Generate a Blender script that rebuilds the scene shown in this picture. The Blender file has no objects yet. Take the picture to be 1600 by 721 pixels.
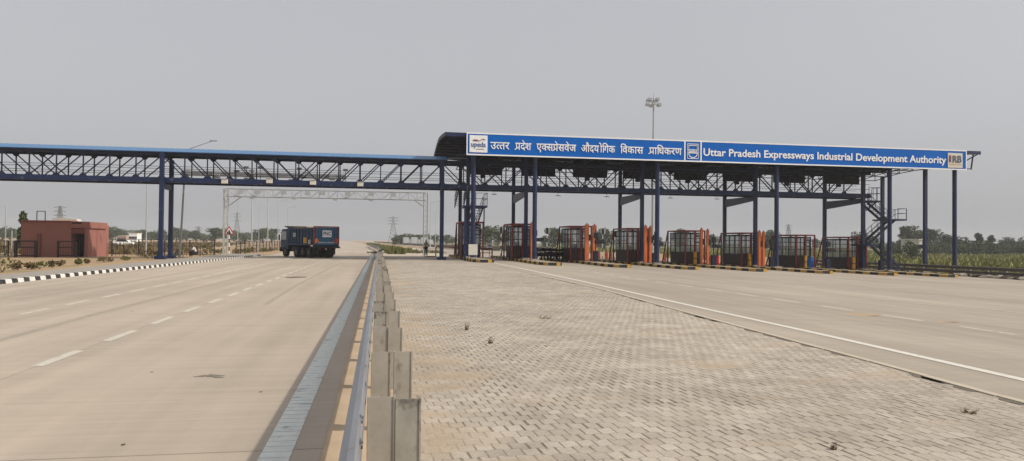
import bpy, bmesh, math, random
from math import radians, sin, cos, pi
from mathutils import Vector, Matrix
random.seed(7)
SC = bpy.context.scene
COL = SC.collection

# ------------------------------------------------------------------ camera
F = 1150.0; H = 1.7
yaw = math.atan(207/F); pitch = radians(.87); roll = radians(.56)
fwd = Vector((sin(yaw)*cos(pitch), cos(yaw)*cos(pitch), sin(pitch)))
r0 = Vector((cos(yaw), -sin(yaw), 0)); u0 = r0.cross(fwd)
rgt = r0*cos(roll) + u0*sin(roll); up = -r0*sin(roll) + u0*cos(roll)
cam = bpy.data.cameras.new('camera'); camo = bpy.data.objects.new('camera', cam); COL.objects.link(camo)
cam.sensor_width = 36; cam.lens = 36*F/1600; cam.clip_start = .1; cam.clip_end = 20000
M = Matrix((rgt, up, -fwd)).transposed().to_4x4(); M.translation = Vector((0, 0, H))
camo.matrix_world = M
SC.camera = camo

# ------------------------------------------------------------------ sky, sun, exposure
sun_from = Vector((1.2, -.5, 1.0)).normalized()
el = math.asin(sun_from.z); az = math.atan2(sun_from.x, sun_from.y)
w = bpy.data.worlds.new('World'); SC.world = w; w.use_nodes = True
nt = w.node_tree; bg = nt.nodes['Background']
sky = nt.nodes.new('ShaderNodeTexSky'); sky.sky_type = 'NISHITA'; sky.sun_disc = False
sky.sun_elevation = el; sky.sun_rotation = az
sky.air_density = 1.0; sky.dust_density = 6.0; sky.ozone_density = 1.0; sky.altitude = 0
hs = nt.nodes.new('ShaderNodeHueSaturation'); hs.inputs['Saturation'].default_value = .30
nt.links.new(sky.outputs[0], hs.inputs['Color'])
# an even overcast-like haze veil is mixed over the clear-sky colours
mx = nt.nodes.new('ShaderNodeMixRGB'); mx.blend_type = 'MIX'; mx.inputs['Fac'].default_value = .62
nt.links.new(hs.outputs[0], mx.inputs['Color1']); mx.inputs['Color2'].default_value = (4.15, 4.16, 4.38, 1)
nt.links.new(mx.outputs[0], bg.inputs['Color']); bg.inputs['Strength'].default_value = .115
sl = bpy.data.lights.new('sun', 'SUN'); sl.energy = 2.6; sl.angle = radians(1.2); sl.color = (1, .90, .77)
so = bpy.data.objects.new('sun', sl); COL.objects.link(so); so.location = (60, -20, 60)
so.rotation_euler = (-sun_from).to_track_quat('-Z', 'Y').to_euler()
SC.view_settings.view_transform = 'Standard'; SC.view_settings.look = 'None'
SC.view_settings.exposure = .30; SC.view_settings.gamma = 1; SC.view_settings.use_curve_mapping = False
SC.render.engine = 'CYCLES'
SC.cycles.max_bounces = 5; SC.cycles.volume_bounces = 0; SC.cycles.transparent_max_bounces = 12
SC.cycles.caustics_reflective = False; SC.cycles.caustics_refractive = False

# ------------------------------------------------------------------ measuring helpers: world points from the survey of the photo
def ray(x, y): return rgt*(x-800)/F - up*(y-360.5)/F + fwd
def gz(X): return 0 if X < 9 else -.0248*(min(X, 53)-9)          # plaza cross-fall
def G(x, y, dz=0):
    z = dz; p = None
    for i in range(25):
        d = ray(x, y); p = Vector((0, 0, H)) + d*((z-H)/d.z); z = gz(p.x)+dz
    return p
def AT(x, y, Y):
    d = ray(x, y); return Vector((0, 0, H)) + d*(Y/d.y)

# ------------------------------------------------------------------ materials
def mat(name, col, rough=.7, var=.12, scale=3.0, bump=0.0, metal=0.0, spec=.3, col2=None, streak=None, emis=None, alpha=None, dirt=None):
    m = bpy.data.materials.new(name); m.use_nodes = True; n = m.node_tree.nodes; L = m.node_tree.links
    b = n['Principled BSDF']; b.inputs['Roughness'].default_value = rough; b.inputs['Metallic'].default_value = metal
    b.inputs['Specular IOR Level'].default_value = spec
    tc = n.new('ShaderNodeTexCoord'); mp = n.new('ShaderNodeMapping'); L.new(tc.outputs['Object'], mp.inputs['Vector'])
    if streak: mp.inputs['Scale'].default_value = streak
    no = n.new('ShaderNodeTexNoise'); no.inputs['Scale'].default_value = scale; no.inputs['Detail'].default_value = 6
    no.inputs['Roughness'].default_value = .65
    L.new(mp.outputs[0], no.inputs['Vector'])
    rp = n.new('ShaderNodeValToRGB'); rp.color_ramp.elements[0].position = .3; rp.color_ramp.elements[1].position = .7
    c2 = col2 or tuple(min(1, c*(1+var)) for c in col); c1 = tuple(c*(1-var) for c in col) if not col2 else col
    rp.color_ramp.elements[0].color = (*c1, 1); rp.color_ramp.elements[1].color = (*c2, 1)
    L.new(no.outputs[0], rp.inputs[0]); out = rp.outputs[0]
    if dirt:
        n2 = n.new('ShaderNodeTexNoise'); n2.inputs['Scale'].default_value = dirt[1]; n2.inputs['Detail'].default_value = 5
        L.new(tc.outputs['Object'], n2.inputs['Vector'])
        r2 = n.new('ShaderNodeValToRGB'); r2.color_ramp.elements[0].position = dirt[2]; r2.color_ramp.elements[1].position = min(1, dirt[2]+.14)
        L.new(n2.outputs[0], r2.inputs[0])
        mm = n.new('ShaderNodeMixRGB'); L.new(r2.outputs[0], mm.inputs[0]); L.new(out, mm.inputs[1]); mm.inputs[2].default_value = (*dirt[0], 1)
        out = mm.outputs[0]
    L.new(out, b.inputs['Base Color'])
    if bump:
        bp = n.new('ShaderNodeBump'); bp.inputs['Strength'].default_value = bump; bp.inputs['Distance'].default_value = .02
        L.new(no.outputs[0], bp.inputs['Height']); L.new(bp.outputs[0], b.inputs['Normal'])
    if alpha is not None:
        b.inputs['Alpha'].default_value = alpha
    m['out'] = 1
    return m
def math_node(n, L, op, a, b=None, c=None):
    x = n.new('ShaderNodeMath'); x.operation = op
    for i, v in enumerate((a, b, c)):
        if v is None: continue
        if isinstance(v, (int, float)): x.inputs[i].default_value = v
        else: L.new(v, x.inputs[i])
    return x.outputs[0]

def concrete_mat(name, base, joint_y=4.5, joint_x=3.27, x_off=-4.41):
    m = mat(name, base, rough=.85, var=.05, scale=.35, spec=.2)
    n = m.node_tree.nodes; L = m.node_tree.links; b = n['Principled BSDF']
    src = b.inputs['Base Color'].links[0].from_socket
    tc = n.new('ShaderNodeTexCoord'); sp = n.new('ShaderNodeSeparateXYZ'); L.new(tc.outputs['Object'], sp.inputs[0])
    # large blotches
    n1 = n.new('ShaderNodeTexNoise'); n1.inputs['Scale'].default_value = .12; n1.inputs['Detail'].default_value = 8; n1.inputs['Roughness'].default_value = .62
    mp = n.new('ShaderNodeMapping'); mp.inputs['Scale'].default_value = (1, .5, 1); L.new(tc.outputs['Object'], mp.inputs[0]); L.new(mp.outputs[0], n1.inputs[0])
    r1 = n.new('ShaderNodeMapRange'); r1.inputs[1].default_value = .3; r1.inputs[2].default_value = .7; r1.inputs[3].default_value = .84; r1.inputs[4].default_value = 1.10
    L.new(n1.outputs[0], r1.inputs[0])
    # broomed tining, run across the lane
    n2 = n.new('ShaderNodeTexNoise'); n2.inputs['Scale'].default_value = 1; n2.inputs['Detail'].default_value = 4
    mp2 = n.new('ShaderNodeMapping'); mp2.inputs['Scale'].default_value = (.35, 9, 1); L.new(tc.outputs['Object'], mp2.inputs[0]); L.new(mp2.outputs[0], n2.inputs[0])
    r2 = n.new('ShaderNodeMapRange'); r2.inputs[1].default_value = .25; r2.inputs[2].default_value = .75; r2.inputs[3].default_value = .93; r2.inputs[4].default_value = 1.06
    L.new(n2.outputs[0], r2.inputs[0])
    # wheel tracks: long faint lengthwise streaks
    n3 = n.new('ShaderNodeTexNoise'); n3.inputs['Scale'].default_value = 1; n3.inputs['Detail'].default_value = 3
    mp3 = n.new('ShaderNodeMapping'); mp3.inputs['Scale'].default_value = (1.6, .05, 1); L.new(tc.outputs['Object'], mp3.inputs[0]); L.new(mp3.outputs[0], n3.inputs[0])
    r3 = n.new('ShaderNodeMapRange'); r3.inputs[1].default_value = .3; r3.inputs[2].default_value = .7; r3.inputs[3].default_value = .87; r3.inputs[4].default_value = 1.05
    L.new(n3.outputs[0], r3.inputs[0])
    # fine speckle
    n4 = n.new('ShaderNodeTexNoise'); n4.inputs['Scale'].default_value = 60; n4.inputs['Detail'].default_value = 3; L.new(tc.outputs['Object'], n4.inputs[0])
    r4 = n.new('ShaderNodeMapRange'); r4.inputs[1].default_value = .3; r4.inputs[2].default_value = .7; r4.inputs[3].default_value = .95; r4.inputs[4].default_value = 1.05
    L.new(n4.outputs[0], r4.inputs[0])
    def joint(coord, off, period, width, depth):
        a = math_node(n, L, 'SUBTRACT', coord, off); a = math_node(n, L, 'PINGPONG', a, period/2)
        a = math_node(n, L, 'LESS_THAN', a, width); a = math_node(n, L, 'MULTIPLY', a, depth); return math_node(n, L, 'SUBTRACT', 1.0, a)
    jy = joint(sp.outputs[1], 6.2, joint_y*2, .012, .38); jx = joint(sp.outputs[0], x_off, joint_x*2, .012, .22)
    f = math_node(n, L, 'MULTIPLY', r1.outputs[0], r2.outputs[0])
    for q in (r3.outputs[0], r4.outputs[0], jy, jx): f = math_node(n, L, 'MULTIPLY', f, q)
    vm = n.new('ShaderNodeVectorMath'); vm.operation = 'SCALE'; L.new(src, vm.inputs[0]); L.new(f, vm.inputs['Scale'])
    L.new(vm.outputs[0], b.inputs['Base Color'])
    bp = n.new('ShaderNodeBump'); bp.inputs['Strength'].default_value = .12; bp.inputs['Distance'].default_value = .01
    L.new(n2.outputs[0], bp.inputs['Height']); L.new(bp.outputs[0], b.inputs['Normal'])
    return m

def paver_mat():
    m = mat('paver blocks', (.42, .385, .32), rough=.9, var=.05, scale=2, spec=.15)
    n = m.node_tree.nodes; L = m.node_tree.links; b = n['Principled BSDF']
    tc = n.new('ShaderNodeTexCoord'); sp = n.new('ShaderNodeSeparateXYZ'); L.new(tc.outputs['Object'], sp.inputs[0])
    # zigzag edges of interlocking blocks
    zx = math_node(n, L, 'PINGPONG', math_node(n, L, 'ADD', sp.outputs[0], 40.0), .08)
    zx = math_node(n, L, 'SUBTRACT', zx, .04)
    zy = math_node(n, L, 'PINGPONG', math_node(n, L, 'ADD', sp.outputs[1], 40.0), .056)
    zy = math_node(n, L, 'SUBTRACT', zy, .028)
    nx = n.new('ShaderNodeTexNoise'); nx.inputs['Scale'].default_value = .35; nx.inputs['Detail'].default_value = 2; L.new(tc.outputs['Object'], nx.inputs[0])
    wob = math_node(n, L, 'MULTIPLY', math_node(n, L, 'SUBTRACT', nx.outputs[0], .5), .35)
    y2 = math_node(n, L, 'ADD', math_node(n, L, 'ADD', sp.outputs[1], math_node(n, L, 'MULTIPLY', zx, .55)), wob)
    RW, BW = .190, .145
    ry = math_node(n, L, 'DIVIDE', math_node(n, L, 'ADD', y2, 190.0), RW)
    row = math_node(n, L, 'FLOOR', ry); saw = math_node(n, L, 'FRACT', ry)
    odd = math_node(n, L, 'MODULO', row, 2.0)
    xs = math_node(n, L, 'ADD', math_node(n, L, 'ADD', sp.outputs[0], 145.0), math_node(n, L, 'ADD', math_node(n, L, 'MULTIPLY', saw, .012), math_node(n, L, 'MULTIPLY', odd, BW/2)))
    cx_ = math_node(n, L, 'FLOOR', math_node(n, L, 'DIVIDE', xs, BW))
    idv = n.new('ShaderNodeCombineXYZ'); L.new(cx_, idv.inputs[0]); L.new(row, idv.inputs[1])
    wn = n.new('ShaderNodeTexWhiteNoise'); wn.noise_dimensions = '2D'; L.new(idv.outputs[0], wn.inputs['Vector'])
    idv2 = n.new('ShaderNodeCombineXYZ'); L.new(cx_, idv2.inputs[1]); L.new(row, idv2.inputs[0])
    wn2 = n.new('ShaderNodeTexWhiteNoise'); wn2.noise_dimensions = '2D'; L.new(idv2.outputs[0], wn2.inputs['Vector'])
    hw_ = math_node(n, L, 'ADD', math_node(n, L, 'MULTIPLY', math_node(n, L, 'POWER', wn2.outputs[0], 2.0), .014), .0055)
    head = math_node(n, L, 'LESS_THAN', math_node(n, L, 'PINGPONG', xs, BW/2), hw_)
    rowm = math_node(n, L, 'LESS_THAN', math_node(n, L, 'PINGPONG', math_node(n, L, 'MULTIPLY', ry, RW), RW/2), .0055)
    jf = math_node(n, L, 'MAXIMUM', head, math_node(n, L, 'MULTIPLY', rowm, .55))
    nj = n.new('ShaderNodeTexNoise'); nj.inputs['Scale'].default_value = 1.7; nj.inputs['Detail'].default_value = 5; nj.inputs['Roughness'].default_value = .7; L.new(tc.outputs['Object'], nj.inputs[0])
    rj = n.new('ShaderNodeMapRange'); L.new(nj.outputs[0], rj.inputs[0]); rj.inputs[1].default_value = .38; rj.inputs[2].default_value = .66; rj.inputs[3].default_value = .30; rj.inputs[4].default_value = 1.0
    jf = math_node(n, L, 'MULTIPLY', jf, rj.outputs[0])
    bc = n.new('ShaderNodeMixRGB'); L.new(wn.outputs[0], bc.inputs[0]); bc.inputs[1].default_value = (.405, .352, .29, 1); bc.inputs[2].default_value = (.49, .438, .368, 1)
    br = n.new('ShaderNodeMixRGB'); L.new(jf, br.inputs[0]); L.new(bc.outputs[0], br.inputs[1]); br.inputs[2].default_value = (.105, .09, .065, 1)
    # joints filled by sand in patches
    n1 = n.new('ShaderNodeTexNoise'); n1.inputs['Scale'].default_value = 1.1; n1.inputs['Detail'].default_value = 7; n1.inputs['Roughness'].default_value = .6; L.new(tc.outputs['Object'], n1.inputs[0])
    # sandy drift: stronger by the guard rail
    edge = n.new('ShaderNodeMapRange'); L.new(sp.outputs[0], edge.inputs[0]); edge.inputs[1].default_value = .3; edge.inputs[2].default_value = 1.6; edge.inputs[3].default_value = .17; edge.inputs[4].default_value = 0
    mp = n.new('ShaderNodeMapping'); mp.inputs['Scale'].default_value = (.35, 1.0, 1); L.new(tc.outputs['Object'], mp.inputs[0])
    n2 = n.new('ShaderNodeTexNoise'); n2.inputs['Scale'].default_value = 1.5; n2.inputs['Detail'].default_value = 6; L.new(mp.outputs[0], n2.inputs[0])
    s = math_node(n, L, 'ADD', n2.outputs[0], edge.outputs[0])
    r = n.new('ShaderNodeMapRange'); L.new(s, r.inputs[0]); r.inputs[1].default_value = .57; r.inputs[2].default_value = .70; r.inputs[3].default_value = 0; r.inputs[4].default_value = .85
    mm = n.new('ShaderNodeMixRGB'); L.new(r.outputs[0], mm.inputs[0]); L.new(br.outputs[0], mm.inputs[1]); mm.inputs[2].default_value = (.42, .34, .25, 1)
    # dark moss / grime blotches
    r1 = n.new('ShaderNodeMapRange'); L.new(n1.outputs[0], r1.inputs[0]); r1.inputs[1].default_value = .28; r1.inputs[2].default_value = .62; r1.inputs[3].default_value = .82; r1.inputs[4].default_value = 1.08
    n5 = n.new('ShaderNodeTexNoise'); n5.inputs['Scale'].default_value = .22; n5.inputs['Detail'].default_value = 5; L.new(tc.outputs['Object'], n5.inputs[0])
    r5 = n.new('ShaderNodeMapRange'); L.new(n5.outputs[0], r5.inputs[0]); r5.inputs[1].default_value = .3; r5.inputs[2].default_value = .7; r5.inputs[3].default_value = .88; r5.inputs[4].default_value = 1.08
    n6 = n.new('ShaderNodeTexNoise'); n6.inputs['Scale'].default_value = 45; n6.inputs['Detail'].default_value = 3; L.new(tc.outputs['Object'], n6.inputs[0])
    r6 = n.new('ShaderNodeMapRange'); L.new(n6.outputs[0], r6.inputs[0]); r6.inputs[1].default_value = .3; r6.inputs[2].default_value = .7; r6.inputs[3].default_value = .88; r6.inputs[4].default_value = 1.1
    f = math_node(n, L, 'MULTIPLY', math_node(n, L, 'MULTIPLY', r1.outputs[0], r5.outputs[0]), r6.outputs[0])
    vm = n.new('ShaderNodeVectorMath'); vm.operation = 'SCALE'; L.new(mm.outputs[0], vm.inputs[0]); L.new(f, vm.inputs['Scale'])
    L.new(vm.outputs[0], b.inputs['Base Color'])
    bp = n.new('ShaderNodeBump'); bp.inputs['Strength'].default_value = .8; bp.inputs['Distance'].default_value = .012; bp.invert = True
    L.new(jf, bp.inputs['Height']); L.new(bp.outputs[0], b.inputs['Normal'])
    return m

def glass_mat():
    m = bpy.data.materials.new('booth glass'); m.use_nodes = True; n = m.node_tree.nodes; L = m.node_tree.links
    b = n['Principled BSDF']; b.inputs['Base Color'].default_value = (.60, .66, .64, 1); b.inputs['Roughness'].default_value = .12  # pale body colour paints the sky's reflection into the panes
    tr = n.new('ShaderNodeBsdfTransparent'); tr.inputs[0].default_value = (.90, .93, .93, 1)
    mx = n.new('ShaderNodeMixShader'); mx.inputs[0].default_value = .40
    L.new(tr.outputs[0], mx.inputs[1]); L.new(b.outputs[0], mx.inputs[2]); L.new(mx.outputs[0], n['Material Output'].inputs[0])
    return m

NAVY = mat('navy steel paint', (.006, .017, .066), rough=.45, var=.22, scale=1.2, spec=.4, dirt=((.10, .11, .13), 2.5, .62))
NAVYD = mat('dull navy steel', (.008, .013, .038), rough=.55, var=.25, scale=2, spec=.3)
ROOFB = mat('light blue roof sheet', (.085, .20, .38), rough=.45, var=.10, scale=1.5, streak=(8, 1, 1), spec=.4)
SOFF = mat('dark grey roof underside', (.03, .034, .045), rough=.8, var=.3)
SIGNB = mat('sign blue', (.001, .115, .47), rough=.55, var=.07, scale=.4, spec=.12)
WHITE = mat('white paint', (.82, .83, .84), rough=.6, var=.06, scale=4)
CREAM = mat('cream plate', (.62, .60, .52), rough=.6, var=.10, scale=6)
LOGOG = mat('logo grey', (.10, .12, .17), rough=.6); LOGOR = mat('logo maroon', (.18, .04, .07), rough=.6); LOGOY = mat('logo gold', (.55, .33, .10), rough=.6)
LOGOB = mat('logo blue', (.10, .15, .34), rough=.6)
GALV = mat('galvanised steel', (.36, .37, .38), rough=.5, var=.14, scale=5, metal=.25, spec=.4, dirt=((.22, .20, .17), 3, .6))
BEAMM = mat('weathered galvanised rail', (.30, .31, .33), rough=.48, var=.15, scale=3, metal=.45, spec=.45, streak=(1, .4, 3), dirt=((.16, .13, .10), 5, .68))
def grime_top(m, zt=.66):
    n = m.node_tree.nodes; L = m.node_tree.links; b = n['Principled BSDF']; src = b.inputs['Base Color'].links[0].from_socket
    tc = n.new('ShaderNodeTexCoord'); sp = n.new('ShaderNodeSeparateXYZ'); L.new(tc.outputs['Object'], sp.inputs[0])
    no = n.new('ShaderNodeTexNoise'); no.inputs['Scale'].default_value = 22; no.inputs['Detail'].default_value = 5; L.new(tc.outputs['Object'], no.inputs[0])
    z = math_node(n, L, 'ADD', sp.outputs[2], math_node(n, L, 'MULTIPLY', math_node(n, L, 'SUBTRACT', no.outputs[0], .5), .22))
    f = n.new('ShaderNodeMapRange'); L.new(z, f.inputs[0]); f.inputs[1].default_value = zt-.02; f.inputs[2].default_value = zt+.05; f.inputs[3].default_value = 0; f.inputs[4].default_value = .75
    mm = n.new('ShaderNodeMixRGB'); L.new(f.outputs[0], mm.inputs[0]); L.new(src, mm.inputs[1]); mm.inputs[2].default_value = (.10, .09, .075, 1); L.new(mm.outputs[0], b.inputs['Base Color']); return m
POSTM = mat('weathered post steel', (.38, .352, .30), rough=.7, var=.12, scale=7, metal=.1, spec=.3, dirt=((.17, .16, .14), 6, .60))
POSTR = mat('rust streaked post steel', (.36, .345, .30), rough=.75, var=.15, scale=7, metal=.1, spec=.3, dirt=((.13, .12, .10), 9, .60))
grime_top(POSTR)
THERMO = mat('thermoplastic line', (.62, .645, .61), rough=.6, var=.10, scale=7, dirt=((.30, .30, .28), 4, .6))
WLINE = mat('white edge paint', (.66, .635, .57), rough=.8, var=.10, scale=5, dirt=((.42, .37, .29), 5, .60))
MARK = mat('worn white marking', (.565, .53, .455), rough=.8, var=.10, scale=5, dirt=((.42, .37, .29), 5, .57))
MARKF = mat('faded marking', (.47, .43, .36), rough=.85, var=.10, scale=8, dirt=((.38, .33, .26), 4, .47))
KB = mat('black kerb paint', (.03, .03, .032), rough=.8, var=.4, scale=6, dirt=((.16, .14, .12), 7, .62)); KW = mat('white kerb paint', (.60, .59, .55), rough=.8, var=.12, scale=6)
KY = mat('yellow kerb paint', (.55, .33, .05), rough=.8, var=.2, scale=6, dirt=((.20, .14, .08), 5, .62)); CONC = mat('plain concrete', (.33, .29, .24), rough=.9, var=.15, scale=3, bump=.2)
RED = mat('dark red frame paint', (.23, .035, .022), rough=.5, var=.25, scale=3); ORANGE = mat('orange paint', (.60, .165, .055), rough=.55, var=.12, scale=2, dirt=((.35, .12, .06), 6, .66))
BLACK = mat('black plastic', (.012, .013, .015), rough=.55, var=.2); BROWN = mat('brown corrugated sheet', (.060, .040, .032), rough=.7, var=.45, scale=4, streak=(6, 6, .5))
YEL = mat('yellow paint', (.60, .30, .03), rough=.5, var=.1); BLUEP = mat('blue plastic', (.01, .10, .38), rough=.4, var=.1); REDP = mat('bright red paint', (.5, .02, .02), rough=.4)
GLASS = glass_mat()
TERRA = mat('terracotta wall paint', (.31, .135, .108), rough=.85, var=.06, scale=.8, dirt=((.215, .09, .07), 1.2, .62)); TERRD = mat('terracotta trim', (.20, .07, .055), rough=.8, var=.1)
SAND = mat('sandy earth', (.40, .285, .175), rough=.95, var=.18, scale=.6, bump=.3, spec=.1, dirt=((.25, .22, .11), .35, .55))
SANDL = mat('pale drifted sand', (.50, .385, .265), rough=.95, var=.10, scale=2, bump=.2, spec=.1)
PALEC = mat('pale dusty concrete', (.50, .44, .35), rough=.9, var=.10, scale=.5, spec=.15)
PATH = mat('path concrete', (.33, .30, .265), rough=.9, var=.12, scale=1.5, spec=.15)
ROAD = concrete_mat('carriageway concrete', (.47, .402, .325)); PLAZA = concrete_mat('plaza concrete', (.40, .348, .286), 4.5, 5.7, 12.73)
PAVER = paver_mat()
LEAF = mat('tree foliage', (.040, .058, .022), rough=.8, col2=(.085, .11, .040), scale=.9, spec=.2)
LEAF2 = mat('olive shrub foliage', (.075, .085, .025), rough=.85, col2=(.16, .155, .055), scale=1.5, spec=.15)
DRY = mat('dry plant foliage', (.085, .065, .032), rough=.9, col2=(.17, .13, .065), scale=4, spec=.1)
GRASSM = mat('field grass', (.13, .145, .04), rough=.9, col2=(.32, .30, .11), scale=.25, spec=.1)
BARK = mat('bark', (.10, .075, .05), rough=.9, var=.3)
TBLUE = mat('truck blue paint', (.009, .038, .095), rough=.45, var=.25, scale=1.5, dirt=((.10, .085, .07), 2, .62)); TDARK = mat('truck chassis black', (.015, .015, .017), rough=.7, var=.3)
RUB = mat('tyre rubber', (.018, .017, .016), rough=.85, var=.3, scale=8); RIM = mat('dusty wheel rim', (.11, .10, .09), rough=.7)
TEAL = mat('tailgate blue', (.03, .12, .22), rough=.45, var=.15, dirt=((.12, .12, .12), 3, .64)); REFL = mat('red reflector', (.48, .05, .035), rough=.3); AMB = mat('orange reflector', (.70, .20, .06), rough=.4)
SKIN = mat('skin', (.20, .10, .06), rough=.6); HAIR = mat('black hair', (.01, .009, .008), rough=.6); SHIRT = mat('khaki shirt', (.30, .25, .16), rough=.9); TROU = mat('dark trousers', (.02, .02, .026), rough=.9)
WSHIRT = mat('white shirt', (.55, .54, .52), rough=.9); STONE = mat('rubble', (.30, .26, .21), rough=.95, var=.35, scale=5, bump=.5)
PALE = mat('pale weathered grey paint', (.42, .44, .45), rough=.6, var=.1); FENCE = mat('black railing paint', (.030, .022, .026), rough=.6, var=.3)
PYL = mat('dull pylon steel', (.16, .17, .18), rough=.7); ASPH = mat('dark oil stain', (.11, .095, .075), rough=.9, var=.35, scale=6)
RUST = mat('orange clay smear', (.42, .31, .21), rough=.95, var=.12, scale=2)

# ------------------------------------------------------------------ mesh builder
class MB:
    def __init__(s): s.v = []; s.f = []
    def add(s, v, f):
        o = len(s.v); s.v += [tuple(x) for x in v]; s.f += [tuple(i+o for i in q) for q in f]; return s
    def box(s, a, b):
        x0, y0, z0 = a; x1, y1, z1 = b
        return s.add([(x0,y0,z0),(x1,y0,z0),(x1,y1,z0),(x0,y1,z0),(x0,y0,z1),(x1,y0,z1),(x1,y1,z1),(x0,y1,z1)],
                     [(0,3,2,1),(4,5,6,7),(0,1,5,4),(1,2,6,5),(2,3,7,6),(3,0,4,7)])
    def cbox(s, c, d): return s.box([c[i]-d[i]/2 for i in range(3)], [c[i]+d[i]/2 for i in range(3)])
    def bar(s, p, q, w, h=None):
        p = Vector(p); q = Vector(q); d = (q-p).normalized(); h = h or w
        a = Vector((0, 0, 1)) if abs(d.z) < .95 else Vector((0, 1, 0))
        x = d.cross(a).normalized()*w/2; y = x.cross(d).normalized()*h/2
        v = [p-x-y, p+x-y, p+x+y, p-x+y, q-x-y, q+x-y, q+x+y, q-x+y]
        return s.add(v, [(0,3,2,1),(4,5,6,7),(0,1,5,4),(1,2,6,5),(2,3,7,6),(3,0,4,7)])
    def tube(s, p, q, r, n=8, r2=None):
        p = Vector(p); q = Vector(q); d = (q-p).normalized(); r2 = r if r2 is None else r2
        a = Vector((0, 0, 1)) if abs(d.z) < .95 else Vector((0, 1, 0))
        x = d.cross(a).normalized(); y = x.cross(d)
        v = [p+(x*cos(t)+y*sin(t))*r for t in [2*pi*i/n for i in range(n)]] + [q+(x*cos(t)+y*sin(t))*r2 for t in [2*pi*i/n for i in range(n)]]
        f = [(i, (i+1) % n, (i+1) % n+n, i+n) for i in range(n)] + [tuple(range(n-1, -1, -1)), tuple(range(n, 2*n))]
        return s.add(v, f)
    def prism(s, poly, axis, a, b):
        n = len(poly)
        def P(u, v, t): return {'x': (t, u, v), 'y': (u, t, v), 'z': (u, v, t)}[axis]
        vs = [P(u, v, a) for u, v in poly]+[P(u, v, b) for u, v in poly]
        return s.add(vs, [(i, (i+1) % n, (i+1) % n+n, i+n) for i in range(n)]+[tuple(range(n-1, -1, -1)), tuple(range(n, 2*n))])
    def build(s, name, m, parent=None, local=False, bevel=0, smooth=False, **tags):
        me = bpy.data.meshes.new(name)
        off = Vector((0, 0, 0))
        if parent is not None and not local: off = wloc(parent)
        me.from_pydata([tuple(Vector(v)-off) for v in s.v], [], s.f)
        bm = bmesh.new(); bm.from_mesh(me); bmesh.ops.recalc_face_normals(bm, faces=bm.faces)
        if bevel: bmesh.ops.bevel(bm, geom=bm.edges[:], offset=bevel, segments=1, affect='EDGES', clamp_overlap=True)
        bm.to_mesh(me); bm.free()
        if smooth: me.polygons.foreach_set('use_smooth', [True]*len(me.polygons))
        me.materials.append(m)
        o = bpy.data.objects.new(name, me); COL.objects.link(o)
        if parent is not None: o.parent = parent
        tag(o, **tags)
        return o
def wloc(o):
    l = Vector(o.location)
    while o.parent: o = o.parent; l += Vector(o.location)
    return l
def tag(o, label=None, cat=None, group=None, kind=None):
    if label: o['label'] = label
    if cat: o['category'] = cat
    if group: o['group'] = group
    if kind: o['kind'] = kind
    return o
def thing(name, label, cat, loc=(0, 0, 0), rz=0, group=None):
    o = bpy.data.objects.new(name, None); COL.objects.link(o); o.location = loc; o.rotation_euler.z = rz; o.empty_display_size = .2
    return tag(o, label, cat, group)
def copy_tree(o, parent=None):
    c = o.copy(); COL.objects.link(c); c.parent = parent
    for ch in list(KIDS(o)): copy_tree(ch, c)
    return c
def KIDS(o): return [c for c in ALL(o)]
def ALL(o): return [c for c in COL.objects if c.parent == o]

# ------------------------------------------------------------------ ground, roads (setting)
def sheet(name, pts, m, kind='structure', z=None, **t):
    b = MB(); b.add(pts, [tuple(range(len(pts)))]); return b.build(name, m, kind=kind, **t)
def strip(name, rows, m, **t):                       # rows: list of lists of points, all the same length
    b = MB(); k = len(rows[0]); vs = [p for r in rows for p in r]
    b.add(vs, [(i*k+j, i*k+j+1, (i+1)*k+j+1, (i+1)*k+j) for i in range(len(rows)-1) for j in range(k-1)])
    return b.build(name, m, **t)
GX = [-6000, -60, -14, 0, 9, 53, 60, 250, 6000]
GZ = [-.30, -.10, -.06, -.06, -.06, -1.16, -1.30, -1.3, -1.3]
strip('ground', [[(x, y, z) for x, z in zip(GX, GZ)] for y in (-60, 40, 120, 400, 1500, 9000)], SAND, kind='structure')

def interp(tab, y):
    for (a, b), (c, d) in zip(tab, tab[1:]):
        if y <= c: return b+(d-b)*max(0, (y-a))/(c-a) if y > a else b
    return tab[-1][1]
kerbX = [(-10, -14.6), (29, -13.3), (60, -12.25), (75, -11.8), (95, -12.2), (140, -13.5), (205, -16), (356, -23), (700, -45), (1500, -110)]
railX = [(-10, -.30), (95, -.02), (125, -.35), (146, -1.24), (205, -3.0), (356, -7.4), (700, -22), (1500, -62)]
ys = [-8, 0, 15, 29, 45, 60, 75, 95, 110, 125, 146, 175, 205, 280, 356, 500, 700, 1000, 1500]
strip('road', [[(interp(kerbX, y)+(interp(railX, y)+.28-interp(kerbX, y))*t, y, 0.0) for t in (0, .25, .5, .75, 1)] for y in ys], ROAD, kind='structure')
pavX = [(-10, 6.3), (6.9, 6.87), (10.6, 7.1), (15.8, 7.33), (25.6, 7.91), (52, 8.05), (80, 8.05)]
strip('pavement', [[(.28, y, .012), (3, y, .012), (interp(pavX, y), y, .012)] for y in (-8, 0, 7, 10.6, 15.8, 20, 25.6, 38, 52, 66, 80)], PAVER, kind='structure')
strip('plaza_road', [[(interp(pavX, y)-.0, y, .006), (9, y, .006), (20, y, gz(20)+.006), (36, y, gz(36)+.006), (53, y, gz(53)+.006)] for y in (-8, 0, 7, 10.6, 15.8, 20, 25.6, 38, 52, 66, 80, 120, 170)], PLAZA, kind='structure')
strip('forecourt', [[(.4, y, .002), (7, y, .002), (9, y, .002), (16, y, gz(16)-.002)] for y in (80, 110, 170)], PALEC, kind='structure')
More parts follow.
